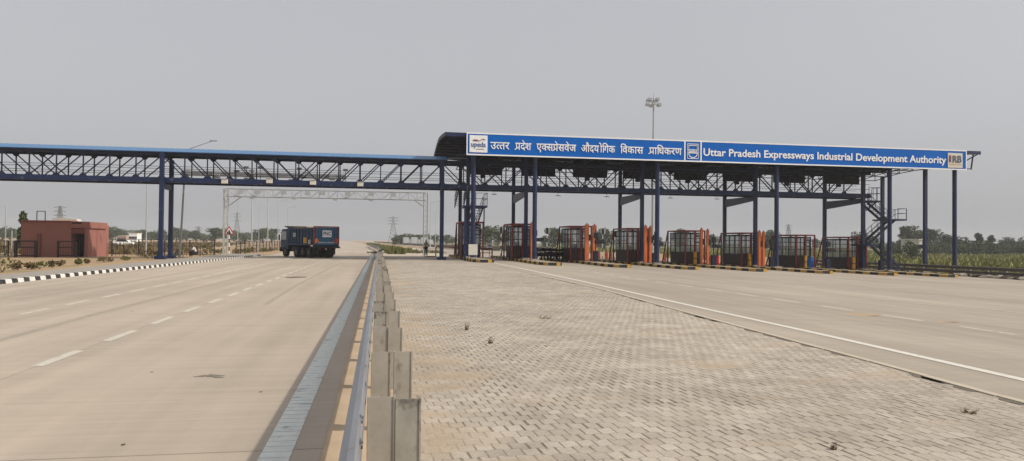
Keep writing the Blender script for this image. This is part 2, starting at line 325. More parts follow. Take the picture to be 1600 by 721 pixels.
strip('far_carriageway', [[(x0, y, .01), (x1, y, .01)] for y, x0, x1 in ((170, 12, 36), (250, 9, 30), (356, 5, 22), (700, -8, 8), (1500, -45, -32))], PALEC, kind='structure')
# concrete edge strip with dark gaps between paver field and plaza
FIELDM = mat('field soil and stubble', (.085, .095, .035), rough=.95, col2=(.20, .18, .085), scale=.08, spec=.1)
strip('field', [[(57, y, -1.255), (y*.62+60, y, -1.27), (y*2.5+200, y, -1.27)] for y in (50, 90, 200, 500, 1500)], FIELDM, kind='structure')
kb = MB()
for a, b_ in zip([-8]+[x*1.2 for x in range(0, 44)], [x*1.2 for x in range(0, 45)]):
    xa = interp(pavX, a); xb = interp(pavX, b_); jt = random.uniform(.01, .02); w0 = random.uniform(-.01, .01)
    v0 = [(xa-.05+w0, a+jt), (xa+.06+w0, a+jt), (xb+.06+w0, b_), (xb-.05+w0, b_)]
    kb.add([(x, y, .0) for x, y in v0]+[(x, y, .026) for x, y in v0], [(4, 5, 6, 7), (0, 1, 5, 4), (1, 2, 6, 5), (2, 3, 7, 6), (3, 0, 4, 7)])
kb.build('edging', PALEC, kind='structure')
PATCHD = mat('edge shade and dirt', (.17, .145, .115), rough=.95, var=.3, scale=9)  # dark patches painting shadow and dirt along the paver side of the edging
eb = MB()
for k in range(34):
    y = random.uniform(5, 34); l = random.uniform(.3, .9); 
    eb.add([(interp(pavX, y)-.12, y, .017), (interp(pavX, y)-.055, y-.03, .017), (interp(pavX, y+l)-.055, y+l, .017), (interp(pavX, y+l*.7)-.15, y+l*.7, .017)], [(0, 1, 2, 3)])
eb.build('edging_shade_dirt', PATCHD, kind='structure')
# thin sandy gutter under the guard rail
strip('gutter', [[(-.43, y, .004), (-.02, y, .004), (.28, y, .004)] for y in (-8, 30, 60, 88)], SANDL, kind='structure')

def quads(name, rects, m, **t):
    b = MB()
    for r in rects: b.add(r, [(0, 1, 2, 3)])
    return b.build(name, m, kind='structure', **t)
def dash(x, y0, y1, wd=.13, z=.004):
    j = lambda: random.uniform(-.012, .012)
    return [(x-wd/2+j(), y0, gz(x)+z), (x+wd/2+j(), y0, gz(x)+z), (x+wd/2+j(), y1, gz(x)+z), (x-wd/2+j(), y1, gz(x)+z)]
quads('lane_marking', [dash(-4.41, 10.62+2.5*k, 12.05+2.5*k, .15) for k in range(-2, 55)], MARK)
quads('lane_marking', [dash(-7.72, 17.75+2.42*k, 19.25+2.42*k, .14) for k in range(-5, 45)], MARK)
strip('edge_marking', [[(x-.07, y, .004), (x+.07, y, .004)] for y in (0, 24, 35, 60, 90) for x in (-11.0+.004*y,)], MARKF, kind='structure')
quads('plaza_marking', [dash(12.72, 12.9+2.6*k-.0, 14.35+2.6*k, .11, .010) for k in range(-3, 13)], MARK)
quads('plaza_marking', [dash(18.42, 12.4+2.9*k, 14.0+2.9*k, .11, .010) for k in range(-3, 12)], MARKF)
quads('plaza_marking', [dash(24.2, 13.3+3.1*k, 14.8+3.1*k, .11, .010) for k in range(-3, 11)], MARKF)
wlX = [(-8, 7.9), (8.07, 8.08), (12.3, 8.22), (18, 8.34), (32, 8.72), (52, 8.9), (57.6, 8.9)]
strip('plaza_edge_line', [[(interp(wlX, y)-.085, y, .011), (interp(wlX, y)+.085, y, .011)] for y in (-8, 8.07, 12.3, 18, 25, 32, 45, 57)], WLINE, kind='structure')
# raised ribbed edge line beside the guard rail
rl = MB()
rl.box((-.90, -8, .001), (-.665, 92, .007))
y = 1.0
while y < 40:
    rl.box((-.895, y, .006), (-.67, y+.045, .013)); y += .16
rl.build('edge_line_ribbed', THERMO, kind='structure')
# left footpath behind the kerb and dirt verge
strip('footpath', [[(interp(kerbX, y)-.26, y, .10), (interp(kerbX, y)-2.6-.035*max(0, y-35), y, .10), (interp(kerbX, y)-2.9-.035*max(0, y-35), y, -.02)] for y in (-8, 20, 35, 50, 62, 75, 84)], PATH, kind='structure')
PATCHM = mat('cracked grey patch', (.20, .18, .15), rough=.95, var=.45, scale=14)
_p = G(331, 588)
for nm, (x, y, sx, sy), mt in (('oil_stain', (_p.x, _p.y+.03, .15, .09), PATCHM), ('oil_stain', (_p.x+.10, _p.y-.10, .09, .035), PATCHM), ('oil_stain', (_p.x-.15, _p.y-.02, .06, .03), PATCHM), ('oil_stain', (-3.6, 34.5, .5, .8), ASPH), ('clay_smear', (11.9, 16.9, .75, .5), RUST), ('clay_smear', (13.1, 15.4, .5, .16), RUST)):
    pts = []
    for k in range(14):
        a = 2*pi*k/14; rr = random.uniform(.6, 1.15); pts.append((x+cos(a)*sx*rr, y+sin(a)*sy*rr, gz(x)+.009 if x > 8 else .003))
    sheet(nm, pts, mt)
TYRE = mat('faint tyre rubber mark', (.36, .315, .255), rough=.9, var=.10, scale=3)
def tyre_mark(pts, wd):
    vs = []
    for x, y in pts: vs += [(x-wd/2, y, .0028), (x+wd/2, y, .0028)]
    b = MB(); b.add(vs, [(2*i, 2*i+1, 2*i+3, 2*i+2) for i in range(len(pts)-1)]); b.build('tyre_mark', TYRE, kind='structure')
tyre_mark([(-6.1, 12), (-6.2, 18), (-6.15, 26), (-6.0, 36), (-5.7, 50)], .16); tyre_mark([(-2.9, 20), (-3.0, 28), (-2.95, 40), (-2.7, 58)], .14)
tyre_mark([(-9.6, 22), (-9.5, 34), (-9.3, 48), (-9.0, 60)], .16)
for k in range(26):
    x = random.uniform(-10, -1.2); y = random.uniform(5, 40); q = random.uniform(.008, .026)
    pts = [(x+cos(2*pi*i/7)*q*random.uniform(.6, 1.4), y+sin(2*pi*i/7)*q*1.6*random.uniform(.6, 1.4), .0034) for i in range(7)]; sheet('oil_drip', pts, ASPH)

# kerb black / white along the footpath
kerb = thing('kerb', 'black and white striped kerb along the left edge of the carriageway', 'kerb', (-13, 35, 0))
def striped(name, stations, mats, parent):
    """stations: cross-sections (4 points each) along the kerb; faces alternate between the two paints"""
    vs = [p for st in stations for p in st]; off = wloc(parent); fs = []; mi = []
    for i in range(len(stations)-1):
        a, b_ = 4*i, 4*i+4
        for q in range(4): fs.append((a+q, a+(q+1) % 4, b_+(q+1) % 4, b_+q)); mi.append(i % 2)
    fs += [(3, 2, 1, 0), tuple(len(vs)-4+q for q in range(4))]; mi += [0, (len(stations)-2) % 2]
    me = bpy.data.meshes.new(name); me.from_pydata([tuple(Vector(v)-off) for v in vs], [], fs)
    for m_ in mats: me.materials.append(m_)
    me.polygons.foreach_set('material_index', mi); bm = bmesh.new(); bm.from_mesh(me); bmesh.ops.recalc_face_normals(bm, faces=bm.faces); bm.to_mesh(me); bm.free()
    o = bpy.data.objects.new(name, me); COL.objects.link(o); o.parent = parent; return o
st = []
for k in range(176):
    y = 5+.43*k; a = interp(kerbX, y); st.append([(a-.26, y, -.02), (a, y, -.02), (a-.04, y, .155), (a-.24, y, .155)])
striped('kerb_stone', st, (KB, KW), kerb)

# ------------------------------------------------------------------ guard rail beside the camera
gr = thing('guardrail', 'long galvanised guardrail with paired steel posts running away between road and pavers', 'guardrail', (0, 0, 0))
prof = [(-.10, .71), (-.135, .70), (-.175, .672), (-.175, .625), (-.105, .58), (-.105, .545), (-.175, .50), (-.175, .455), (-.105, .41), (-.105, .375), (-.175, .33), (-.175, .285), (-.135, .25), (-.10, .245)]
yl = [-4, 0, 4, 8, 12, 16, 24, 32, 40, 50, 60, 70, 80, 88, 95, 105, 115, 125, 146, 175, 205]
rows = []
for y in yl:
    dx = interp(railX, y)+.25 if y > 95 else 0.02*0
    rows.append([(px+dx-(0 if y <= 95 else .0), y, pz) for px, pz in prof])
b = MB(); kk = len(prof); b.add([p for r in rows for p in r], [(i*kk+j, i*kk+j+1, (i+1)*kk+j+1, (i+1)*kk+j) for i in range(len(rows)-1) for j in range(kk-1)])
o = b.build('beam', BEAMM, gr, smooth=False); md = o.modifiers.new('t', 'SOLIDIFY'); md.thickness = .006; md.offset = 1
for k in range(21):                                   # lapped splices and bolts
    y = 4.75+1.9*2*k+.15; sb = MB()
    for z in (.60, .52, .435, .355):
        for dy in (0, .12): sb.cbox((-.145 if z in (.60, .435) else -.125, y+dy, z), (.07, .02, .02))
    sb.build('bolt_cluster', BEAMM, gr)
random.seed(11)
def channel(bm, x0, x1, y, z0, z1, dep=.075, t=.007):
    bm.box((x0, y, z0), (x1, y+t, z1)); bm.box((x0, y+t, z0), (x0+t, y+dep, z1)); bm.box((x1-t, y+t, z0), (x1, y+dep, z1))
    bm.box((x0+.002, y-.006, z0), (x0+.009, y, z1)); bm.box((x1-.012, y-.006, z0), (x1-.002, y, z1))
k = 0; y = 4.72-1.9
while y < 90:
    jit = random.uniform(-.012, .012); jz = random.uniform(-.012, .012)
    c = MB(); channel(c, -.062+jit, .112+jit, y, .24, .712+jz); c.build('spacer_block', random.choice([POSTM, POSTM, POSTR]), gr)
    jit2 = random.uniform(-.014, .018)
    c = MB(); channel(c, .122+jit2, .285+jit2, y+random.uniform(-.01, .01), -.05, .715+random.uniform(-.02, .012)); c.build('post', random.choice([POSTM, POSTM, POSTR]), gr)
    y += 1.9; k += 1

# ------------------------------------------------------------------ leaves, trees
def leaf_cloud(b, lumps, n, size, rnd, flat=1.0):
    tot = sum(l[3]**2 for l in lumps)
    for (x, y, z, r) in lumps:
        for i in range(int(n*r*r/tot)):
            d = Vector((rnd.gauss(0, 1), rnd.gauss(0, 1), rnd.gauss(0, 1))).normalized()*r*(rnd.random()**.28)
            d.z *= flat; c = Vector((x, y, z))+d*rnd.uniform(.8, 1.1)
            a = Vector((rnd.uniform(-1, 1), rnd.uniform(-1, 1), rnd.uniform(-1, 1))).normalized(); s = size*rnd.uniform(.5, 1.3)
            e = a.cross(Vector((rnd.uniform(-1, 1), rnd.uniform(-1, 1), rnd.uniform(-1, 1)))).normalized()
            b.add([c-a*s, c+e*s*.5, c+a*s, c-e*s*.5], [(0, 1, 2, 3)])
def tree_proto(kind, rnd, n=1500):
    """unit tree about 1 m tall per unit scale, returns (crown mesh builder, trunk mesh builder)"""
    t = MB(); c = MB()
    t.tube((0, 0, 0), (.01, .01, .35), .03, 6, .022)
    lumps = []
    if kind == 'round':
        for i in range(9):
            a = rnd.uniform(0, 2*pi); r = rnd.uniform(.05, .32); z = rnd.uniform(.32, .78)
            lumps.append((cos(a)*r, sin(a)*r, z, rnd.uniform(.13, .22)))
        lumps.append((0, 0, .75, .2)); lumps.append((0, 0, .5, .25))
    elif kind == 'tall':
        for i in range(10):
            a = rnd.uniform(0, 2*pi); z = .25+.66*i/9; r = rnd.uniform(.02, .13)*(1.2-z*.7)
            lumps.append((cos(a)*r, sin(a)*r, z, rnd.uniform(.09, .15)*(1.25-z*.6)))
    else:
        for i in range(14):
            a = rnd.uniform(0, 2*pi); r = rnd.uniform(.1, .55); z = rnd.uniform(.25, .75-.4*r)
            lumps.append((cos(a)*r, sin(a)*r, z, rnd.uniform(.12, .24)))
        lumps.append((0, 0, .5, .32))
    for l in lumps: t.tube((.005, .005, .3), l[:3], .014, 5, .004)
    leaf_cloud(c, lumps, n, .045, rnd)
    return c, t
PROTO = {}
def tree(kind, var, loc, h, rz, label, group=None, m=None, name='tree', wide=1.0, n=1500):
    key = (kind, var)
    if key not in PROTO:
        rnd = random.Random(hash(kind) % 1 + var*17+len(kind)); c, t = tree_proto(kind, rnd, n)
        co = c.build('crown', m or LEAF); to = t.build('trunk', BARK)
        PROTO[key] = (co.data, to.data); bpy.data.objects.remove(co); bpy.data.objects.remove(to)
    r = thing(name, label, 'tree', loc, rz, group)
    for nm, me in zip(('crown', 'trunk'), PROTO[key]):
        o = bpy.data.objects.new(nm, me); COL.objects.link(o); o.parent = r
    r.scale = (h*wide, h*wide, h)
    return r

# right-hand field edge trees, from the canopy towards the frame edge
T = [(1393, 380, 'round'), (1413, 362, 'tall'), (1427, 358, 'round'), (1443, 371, 'tall'), (1452, 363, 'round'), (1467, 382, 'round'), (1479, 370, 'round'), (1490, 374, 'tall'),
     (1506, 374, 'round'), (1522, 380, 'tall'), (1530, 371, 'tall'), (1541, 380, 'round'), (1549, 373, 'tall'), (1560, 383, 'round'), (1572, 374, 'round'), (1585, 379, 'round'), (1598, 380, 'round'), (1612, 374, 'round')]
place = ['first in the row right of the stair tower', 'second in the row right of the stair tower', 'tallest of the row, just left of the rear right column', 'directly behind the rear right column', 'just right of the rear right column', 'in the gap between the two right columns', 'left part of the clump between the right columns', 'just left of the last column',
         'just right of the last column', 'lean and low, second past the last column', 'third past the last column, slim with a high top', 'low one left of the narrow spire tree', 'narrow spire shaped, past the last column', 'low gap filler before the dark clump', 'leading the dark clump near the right edge', 'middle of the dark clump near the right edge', 'last one fully seen at the right edge', 'cut by the right edge of the photo']
for i, ((px, ty, kd), pl) in enumerate(zip(T, place)):
    Y = 205+((i*37) % 40); base = AT(px, 400, Y); top = AT(px, ty, Y)
    tree(kd, i % 3, (base.x, Y, -1.3), (top.z+1.3)*1.22, i*1.3, ('round topped' if kd == 'round' else 'slender')+' dark green tree, '+pl, 'trees along the field on the right', wide=(1.35 if kd == 'round' else 1.5))
for i in range(14):
    px = 1402+i*16; Y = 198+(i*29) % 20; base = AT(px, 400, Y)
    tree('bushy', i % 3, (base.x, Y, -1.4), 4.3+(i*7 % 5)*.35, i*.9, 'low dark undergrowth tree filling the foot of the tree row, number %s from the left' % ['one', 'two', 'three', 'four', 'five', 'six', 'seven', 'eight', 'nine', 'ten', 'eleven', 'twelve', 'thirteen', 'fourteen'][i], 'undergrowth trees along the field', wide=1.9)
# bushier low tree by the stair tower
tree('bushy', 0, (*AT(1424, 400, 130)[:2], -1.3), 4.6, .5, 'wide olive green bushy tree low behind the stair foot', None, LEAF2, wide=.9)
# middle background trees seen between toll booths
for i, px in enumerate((762, 778, 790, 852, 866, 884, 932, 944, 1030, 1064, 1112, 1196, 1206, 1274, 1348, 1366)):
    Y = 230+((i*53) % 90); base = AT(px, 392, Y); ht = (6.6, 5.6, 7.4, 5.0, 7.8)[i % 5]
    wh = ['right of the white notice board', 'behind the round sign nearest the left staircase', 'just left of the second toll booth', 'above the parked motorcycles', 'right of the round sign over the motorcycles', 'left behind the third toll booth', 'right of the third booth pillars', 'in the gap before the fourth toll booth',
          'left of the fifth toll booth', 'through the glass of the fifth toll booth', 'between fifth booth pillars and sixth booth', 'behind the orange pillars of the sixth booth', 'in the gap before the seventh booth', 'between the seventh booth and the blue barrel gap', 'under the lower stair landing', 'behind the lowest stair flight'][i]
    tree('round', i % 3, (base.x, Y, -1.3 if base.x > 60 else -.6), ht+1.0, i*2.1, 'hazy green tree '+wh, 'background trees behind the plaza', wide=1.15)
# left background trees
for i, px in enumerate((4, 16, 28, 172, 186, 206, 222, 236, 250, 276, 292, 306, 318, 336, 350, 366, 382, 398, 410, 424)):
    Y = 330+((i*47) % 120); base = AT(px, 378, Y); ht = (6.4, 5.2, 7.2, 5.6, 6.6)[(i*3) % 5]
    wh = ['at the left edge of the photo', 'second from the left edge, behind the railing', 'touching the red building on its left', 'just right of the red building', 'behind the pale parked car', 'left of the white far house', 'right of the white far house', 'left side of the blue bridge column',
          'right behind the blue bridge column', 'left of the leaning lamp post', 'right of the leaning lamp post', 'above the crouching person', 'right of the crouching person', 'left of the gantry leg', 'behind the gantry leg', 'right of the warning triangle', 'first right of the sign under the pale poles', 'second right of the sign under the pale poles', 'just left of the dump truck, taller', 'last one before the dump truck cab'][i]
    tree('round' if i % 4 else 'bushy', i % 3, (base.x, Y, -.2), ht+.6, i*1.7, 'small distant hazy tree '+wh, 'distant trees on the left', wide=1.5)
tree('tall', 1, (*AT(36, 398, 84)[:2], -.1), 4.4, .4, 'single thin tree rising behind the left corner of the red building', None, wide=.8)
for i, (px, ty) in enumerate(((618, 371), (626, 367), (634, 365), (645, 367), (656, 367), (668, 366), (680, 367), (697, 367), (707, 370))):
    Y = 300+i*9; base = AT(px, 380, Y); top = AT(px, ty, Y)
    tree('round', i % 3, (base.x, Y, -.5), top.z+.9, i, 'dark tree %s behind the white trucks' % ['leftmost of the clump', 'second of the clump', 'highest on the left of the clump', 'over the first white truck', 'between the two white trucks', 'over the standing man', 'right of the tall thin poles', 'right of the near blue column', 'last one of the clump'][i], 'trees behind the far barrier', wide=1.3)

# field vegetation right (uncountable), dry plants on the median heap
def scatter_field(name, region, n, hmin, hmax, size, m, label, cat, zf, seed=1):
    rnd = random.Random(seed); b = MB()
    for i in range(n):
        x, y = region(rnd); z = zf(x, y); cl = .5+.5*sin(x*.35+1.3*sin(y*.2))*cos(y*.27+x*.1)
        h = (hmin+(hmax-hmin)*rnd.random())*(.55+.6*cl)
        a = rnd.uniform(0, 2*pi); dx, dy = cos(a)*size*h, sin(a)*size*h; lx, ly = rnd.uniform(-.3, .3)*h, rnd.uniform(-.3, .3)*h
        b.add([(x-dx, y-dy, z-.05), (x+dx, y+dy, z-.05), (x+dx*.7+lx, y+dy*.7+ly, z+h*.7), (x+lx*1.3, y+ly*1.3, z+h)], [(0, 1, 2, 3)])
    return b.build(name, m, label=label, cat=cat, kind='stuff')
def reg_right(r):
    y = 57+(200-57)*r.random()**1.5; x = 57+(r.random())*(y*1.05+10-0); return x, y
scatter_field('field_grass', reg_right, 34000, .35, 1.05, .30, GRASSM, 'tall yellow green field grass and weeds right of the toll plaza', 'grass', lambda x, y: -1.3, 3)
def reg_mid(r):
    y = 172+r.random()**1.3*150; x = y*(.13+.66*r.random()); return x, y
scatter_field('meadow_grass', reg_mid, 22000, .4, 1.2, .35, GRASSM, 'pale green meadow far behind the toll booths', 'grass', lambda x, y: -.9 if x < 60 else -1.3, 4)
def reg_left(r):
    y = 85+r.random()**1.3*230; x = -14-.12*y-r.random()*(y*.55+8); return x, y
scatter_field('dry_grass', reg_left, 16000, .2, .9, .4, DRY, 'dry brown scrub covering the flat land behind the railing', 'grass', lambda x, y: -.12, 5)

def shrub(loc, r, h, m, label, group, seed, name='shrub'):
    rnd = random.Random(seed); root = thing(name, label, 'shrub', loc, 0, group)
    b = MB(); lumps = [(rnd.uniform(-.5, .5)*r, rnd.uniform(-.5, .5)*r, h*rnd.uniform(.35, .75), r*rnd.uniform(.35, .55)) for _ in range(5)]
    leaf_cloud(b, lumps, 170, .085*max(1, r*1.2), rnd, flat=h/(1.4*r)); b.build('foliage', m, root, local=True)
    t = MB()
    for l in lumps: t.tube((0, 0, 0), l[:3], .015, 4, .006)
    t.build('stem', BARK, root, local=True)
SH = [(4, 424, .75, 1.0, 'largest, at the left edge'), (28, 421, .55, .55, 'right of the largest one'), (50, 420, .45, .5, 'in front of the open gate'), (62, 419, .45, .5, 'second right of the gate'), (82, 417, .45, .5, 'below the middle of the red wall'), (94, 415, .35, .4, 'small, before the left panel of the entrance railing'), (122, 413, .35, .5, 'thin, below the doorway'), (136, 411, .3, .35, 'tiny, below the right wall of the building'),
      (162, 409, .7, .5, 'below the right corner of the red building'), (196, 406, .55, .4, 'halfway between building and blue column')]
for i, (x, y, r, h, pl) in enumerate(SH):
    p = G(x, y); shrub((p.x, p.y, -.05), r, h*.85, DRY if i % 3 else LEAF2, 'dry low shrub on the sandy verge, '+pl, 'shrubs on the verge', 100+i)
for i, (x, y, r, h, pl) in enumerate([(231, 404, 1.0, .95, 'left of the blue bridge column'), (244, 404, .8, .8, 'touching the blue bridge column on the left'), (274, 402, .9, .8, 'touching the blue bridge column on the right'), (286, 401, .8, .95, 'left of the crouching person'), (312, 399, .9, .75, 'right of the crouching person'), (322, 398, 1.0, 1.3, 'right of the crouching person, tallest'), (334, 397, 1.0, .8, 'left of the gantry leg'), (345, 397, .9, .7, 'at the foot of the gantry leg'),
      (372, 397, 1.0, .7, 'right of the warning sign post'), (384, 396, 1.0, .8, 'between sign post and first pale pole'), (397, 395, 1.0, .8, 'at the first pale pole'), (410, 394, 1.0, .7, 'at the second pale pole'), (424, 393, 1.1, .7, 'left of the dump truck cab')]):
    p = G(x, y); shrub((p.x, p.y, -.05), r, h, LEAF2 if i % 2 else DRY, 'brown green hedge shrub along the railing, '+pl, 'hedge shrubs by the railing', 200+i)
# weeds on the heap of the median where the rail curves
def reg_heap(r):
    t = r.random(); y = 92+t*230; x = interp(railX, y)+1.0+r.random()*(4.5-2.2*t)*(1 if y > 100 else .5); return x, y
scatter_field('median_weeds', reg_heap, 8000, .2, .8, .16, LEAF2, 'green and brown weeds on the median where the guardrail bends', 'weeds', lambda x, y: -.02, 6)
def reg_heap2(r):
    return 2+r.random()*7.0, 100+r.random()*16
scatter_field('median_brush', reg_heap2, 1500, .08, .45, .10, DRY, 'cut dry brush lying on the sand behind the striped guardrail end', 'brush', lambda x, y: -.02, 7)
for i, (x, y, r, h, mt, lb) in enumerate([(729, 517, .035, .14, DRY, 'thin dry weed standing in the paver joints'), (767, 538, .04, .10, LEAF2, 'small green weed in the paver joints, right of the thin dry weed'), (1516, 648, .055, .04, DRY, 'flat dead weed tuft on the pavers near the right kerb line'), (850, 499, .10, .04, DRY, 'dark flat weed tuft in the middle of the pavers'), (1303, 705, .02, .05, DRY, 'small dry twig on the pavers at the bottom right')]):
    p = G(x, y); rt = thing('weed', lb, 'weed', (p.x, p.y, .012)); b = MB(); rnd = random.Random(300+i)
    for k in range(26):
        a = rnd.uniform(0, 2*pi); q = Vector((cos(a)*r*rnd.uniform(.3, 1.3), sin(a)*r*rnd.uniform(.3, 1.3), h*rnd.uniform(.3, 1))); o_ = Vector((rnd.uniform(-1, 1)*r*.9, rnd.uniform(-1, 1)*r*.9, 0)); q = q+o_; b.tube(o_, q, .004, 3, .001)
        b.add([q, q+Vector((.02, .005, .01)), q+Vector((.03, 0, .02)), q+Vector((.012, -.008, .012))], [(0, 1, 2, 3)])
    b.build('foliage', mt, rt, local=True)

# ------------------------------------------------------------------ footbridge
YN, YB = 66.5, 68.9; ZD0, ZD1 = 6.43, 6.86; ZC0, ZC1 = 8.62, 8.98
fb = thing('footbridge', 'long blue steel truss footbridge with light blue roof crossing the whole road', 'footbridge', (5.5, 67.7, 0))
XL, XR = -45.0, 48.6
MB().box((XL, YN-.12, ZD0), (XR, YN+.1, ZD1)).build('bottom_beam', NAVY, fb)
MB().box((XL, YB-.1, ZD0), (XR, YB+.12, ZD1)).build('bottom_beam', NAVY, fb)
MB().box((XL, YN-.09, ZC0+.12), (XR, YN+.09, ZC1)).build('top_beam', NAVYD, fb)
MB().box((XL, YB-.09, ZC0+.12), (XR, YB+.09, ZC1)).build('top_beam', NAVYD, fb)
MB().box((XL, YN+.1, ZD0+.30), (XR, YB-.1, ZD0+.38)).build('deck', NAVYD, fb)
ym = (YN+YB)/2
rf = MB()
for s in (-1, 1):
    e = ym+s*(1.2+.28)
    n_ = int((5.9-XL)/.25)
    v = []
    for i in range(n_+1):
        x = XL+i*(5.9-XL)/n_; dz = .018 if i % 2 else 0
        v += [(x, e, 9.0+dz), (x, ym, 9.47+dz)]
    rf.add(v, [(2*i, 2*i+1, 2*i+3, 2*i+2) for i in range(n_)])
o = rf.build('roof', ROOFB, fb); md = o.modifiers.new('t', 'SOLIDIFY'); md.thickness = .02
MB().box((XL, ym-1.46, 8.93), (5.85, ym-1.42, 9.035)).build('eave_trim', NAVY, fb)
colL, colR = -18.2, 5.5
def span(x0, x1, n, mid):
    dx = (x1-x0)/n
    for i in range(n):
        a, b_ = x0+dx*i, x0+dx*(i+1)
        for (Y, wd) in ((YN, .09), (YB, .09)):
            g = MB().bar((a, Y, ZD1-.02), (a, Y, ZC0+.15), wd); x = a
            g.prism([(x-.32, ZD1-.01), (x+.32, ZD1-.01), (x+.14, ZD1+.2), (x-.14, ZD1+.2)], 'y', Y-.055, Y-.047)
            g.prism([(x-.30, ZC0+.13), (x+.30, ZC0+.13), (x+.13, ZC0-.08), (x-.13, ZC0-.08)], 'y', Y-.055, Y-.047)
            g.build('vertical_post', NAVYD, fb)
            if i <= mid: MB().bar((a, Y, ZC0+.12), (b_, Y, ZD1), .085).build('diagonal_brace', NAVYD, fb)
            if i >= mid: MB().bar((a, Y+.045, ZD1), (b_, Y+.045, ZC0+.12), .085).build('diagonal_brace', NAVYD, fb)
span(colL-9*2.04, colL, 9, 4); span(colL, colR, 13, 6)
for a, b_ in ((colR, 13.3), (13.3, 24.46), (24.46, 35.9), (35.9, 47.6)): 
    n = max(3, round((b_-a)/1.9)); span(a, b_, n, n//2)
hr = MB()
for Y in (YN+.12, YB-.12):
    for z in (ZD1+.45, ZD1+.95): hr.bar((XL, Y, z), (XR, Y, z), .035)
hr.build('handrail', NAVYD, fb)
x = XL
while x < XR:
    MB().bar((x, YN+.12, ZD0+.12), (x, YB-.12, ZD0+.12), .08, .16).build('floor_beam', NAVYD, fb); MB().bar((x, YN+.1, ZC1-.1), (x, YB-.1, ZC1-.1), .06).build('roof_tie', NAVYD, fb); x += 1.9
def hcol(mb, x, y, z0, z1, w_=.42):
    mb.box((x-w_/2, y-w_/2, z0), (x+w_/2, y-w_/2+.03, z1)); mb.box((x-w_/2, y+w_/2-.03, z0), (x+w_/2, y+w_/2, z1)); mb.box((x-.02, y-w_/2+.03, z0), (x+.02, y+w_/2-.03, z1))
    for s in (-1, 1): mb.box((x+s*(w_/2-.03)-.015, y-w_/2+.03, z0), (x+s*(w_/2-.03)+.015, y+w_/2-.03, z1))
for x, y in ((-18.1, 66.2), (-18.1, 69.1), (5.5, 66.3), (5.75, 69.1)):
    c = MB(); hcol(c, x, y, -.1, 8.9 if y < 68 else 8.6, .33); c.box((x-.4, y-.4, -.1), (x+.4, y+.4, .22)); c.build('column', NAVY, fb)
c = MB(); c.box((-18.2, 66.5, 5.9), (-18.0, 68.9, 6.35)); c.build('cross_head', NAVY, fb)
c = MB(); c.box((5.5, 66.5, 5.95), (5.7, 68.9, 6.35)); c.build('cross_head', NAVY, fb)

# cable tray with lane equipment fixed behind the bridge
ct = thing('cable_tray', 'grey horizontal cable tray with scanners seen through the footbridge truss', 'cable tray', (-10, 70.2, 7.1))
MB().box((-17.6, 70.1, 7.35), (-3.2, 70.35, 7.80)).build('tray', GALV, ct)
eq = MB()
for x, z, s in ((-17.0, 7.6, .5), (-14.6, 7.5, .6), (-11.5, 7.8, .45), (-6.8, 7.7, .4), (-4.4, 7.5, .5)): eq.box((x-s/2, 70.0, z-s/2), (x+s/2, 70.45, z+s/2))
eq.build('scanner', PALE, ct)
eq = MB()
for x in (-16.5, -10, -4): eq.box((x-.05, 69.05, 7.0), (x+.05, 70.1, 7.1))
eq.build('bracket', NAVYD, ct)
for i, (px, py) in enumerate(((351, 283.5), (421, 283), (489, 285.5), (563, 288))):
    p = AT(px, py, 66.33); b = MB(); b.box((p.x-.26, 66.22, p.z-.2), (p.x+.26, 66.37, p.z+.18)); r = thing('cabinet', 'small cream box fixed on the bridge edge beam, %s from the left' % ['first', 'second', 'third', 'fourth'][i], 'cabinet', (p.x, 66.3, p.z), 0, 'cream boxes on the footbridge')
    b.build('casing', CREAM, r, bevel=.015); MB().box((p.x-.27, 66.17, p.z+.18), (p.x+.27, 66.4, p.z+.22)).build('hood', GALV, r)
for i, (px, py, ht) in enumerate(((385, 262, .5), (370, 268, .4), (407, 262, .4), (468, 264, .4), (540, 266, .4), (385, 280, .3), (455, 282, .3))):
    p = AT(px, py, 69.3); r = thing('camera', 'white %s above the carriageway, %s along the footbridge' % ('dome camera on a short stem' if ht == .5 else 'traffic camera', ['first', 'second', 'third', 'fourth', 'last', 'lower near one', 'lower far one'][i]), 'camera', (p.x, 69.3, p.z), 0, 'traffic cameras on the footbridge')
    b = MB(); b.box((p.x-.22, 69.1, p.z-.1), (p.x+.22, 69.5, p.z+.1)); b.build('housing', WHITE, r, bevel=.05); MB().tube((p.x, 69.3, 6.8), (p.x, 69.3, p.z-.1), .03, 6).build('bracket', GALV, r)

# ------------------------------------------------------------------ canopy
XS = [7.87, 13.26, 24.48, 36.1, 47.8, 54.85]
cn = thing('toll_canopy', 'dark vaulted steel canopy on navy columns spanning all the toll lanes', 'canopy', (30, 68, 0))
def isl(x): return gz(x)+.3
for x in XS:
    for Y, zt in ((62.6, 9.6), (66.5, 9.55), (73.0, 9.3)):
        if Y < 63 or x > 0:
            c = MB(); z0 = gz(x)-.05
            c.tube((x, Y, z0), (x, Y, zt), .20, 14) if Y < 63 else hcol(c, x, Y, z0, zt, .31)
            c.build('column', NAVY, cn, smooth=False)
            MB().box((x-.34, Y-.34, z0), (x+.34, Y+.34, gz(x)+.34)).build('base_plinth', CONC, cn)
for x in XS[1:5]:
    MB().prism([(66.7, 5.95), (72.8, 5.55), (72.8, 6.4), (66.7, 6.4)], 'x', x-.1, x+.1).build('cross_head', NAVY, cn)
X0, X1 = 5.45, 57.4
def vault(y):
    tab = [(62.3, 10.90), (66.0, 11.22), (69.8, 11.42), (73.2, 11.0), (76.6, 10.35)]
    return interp(tab, y)
ysv = [62.3+14.2*i/14 for i in range(15)]
b = MB(); vs = []
for y in ysv: vs += [(X0, y, vault(y)), (X1, y, vault(y))]
b.add(vs, [(2*i, 2*i+1, 2*i+3, 2*i+2) for i in range(14)])
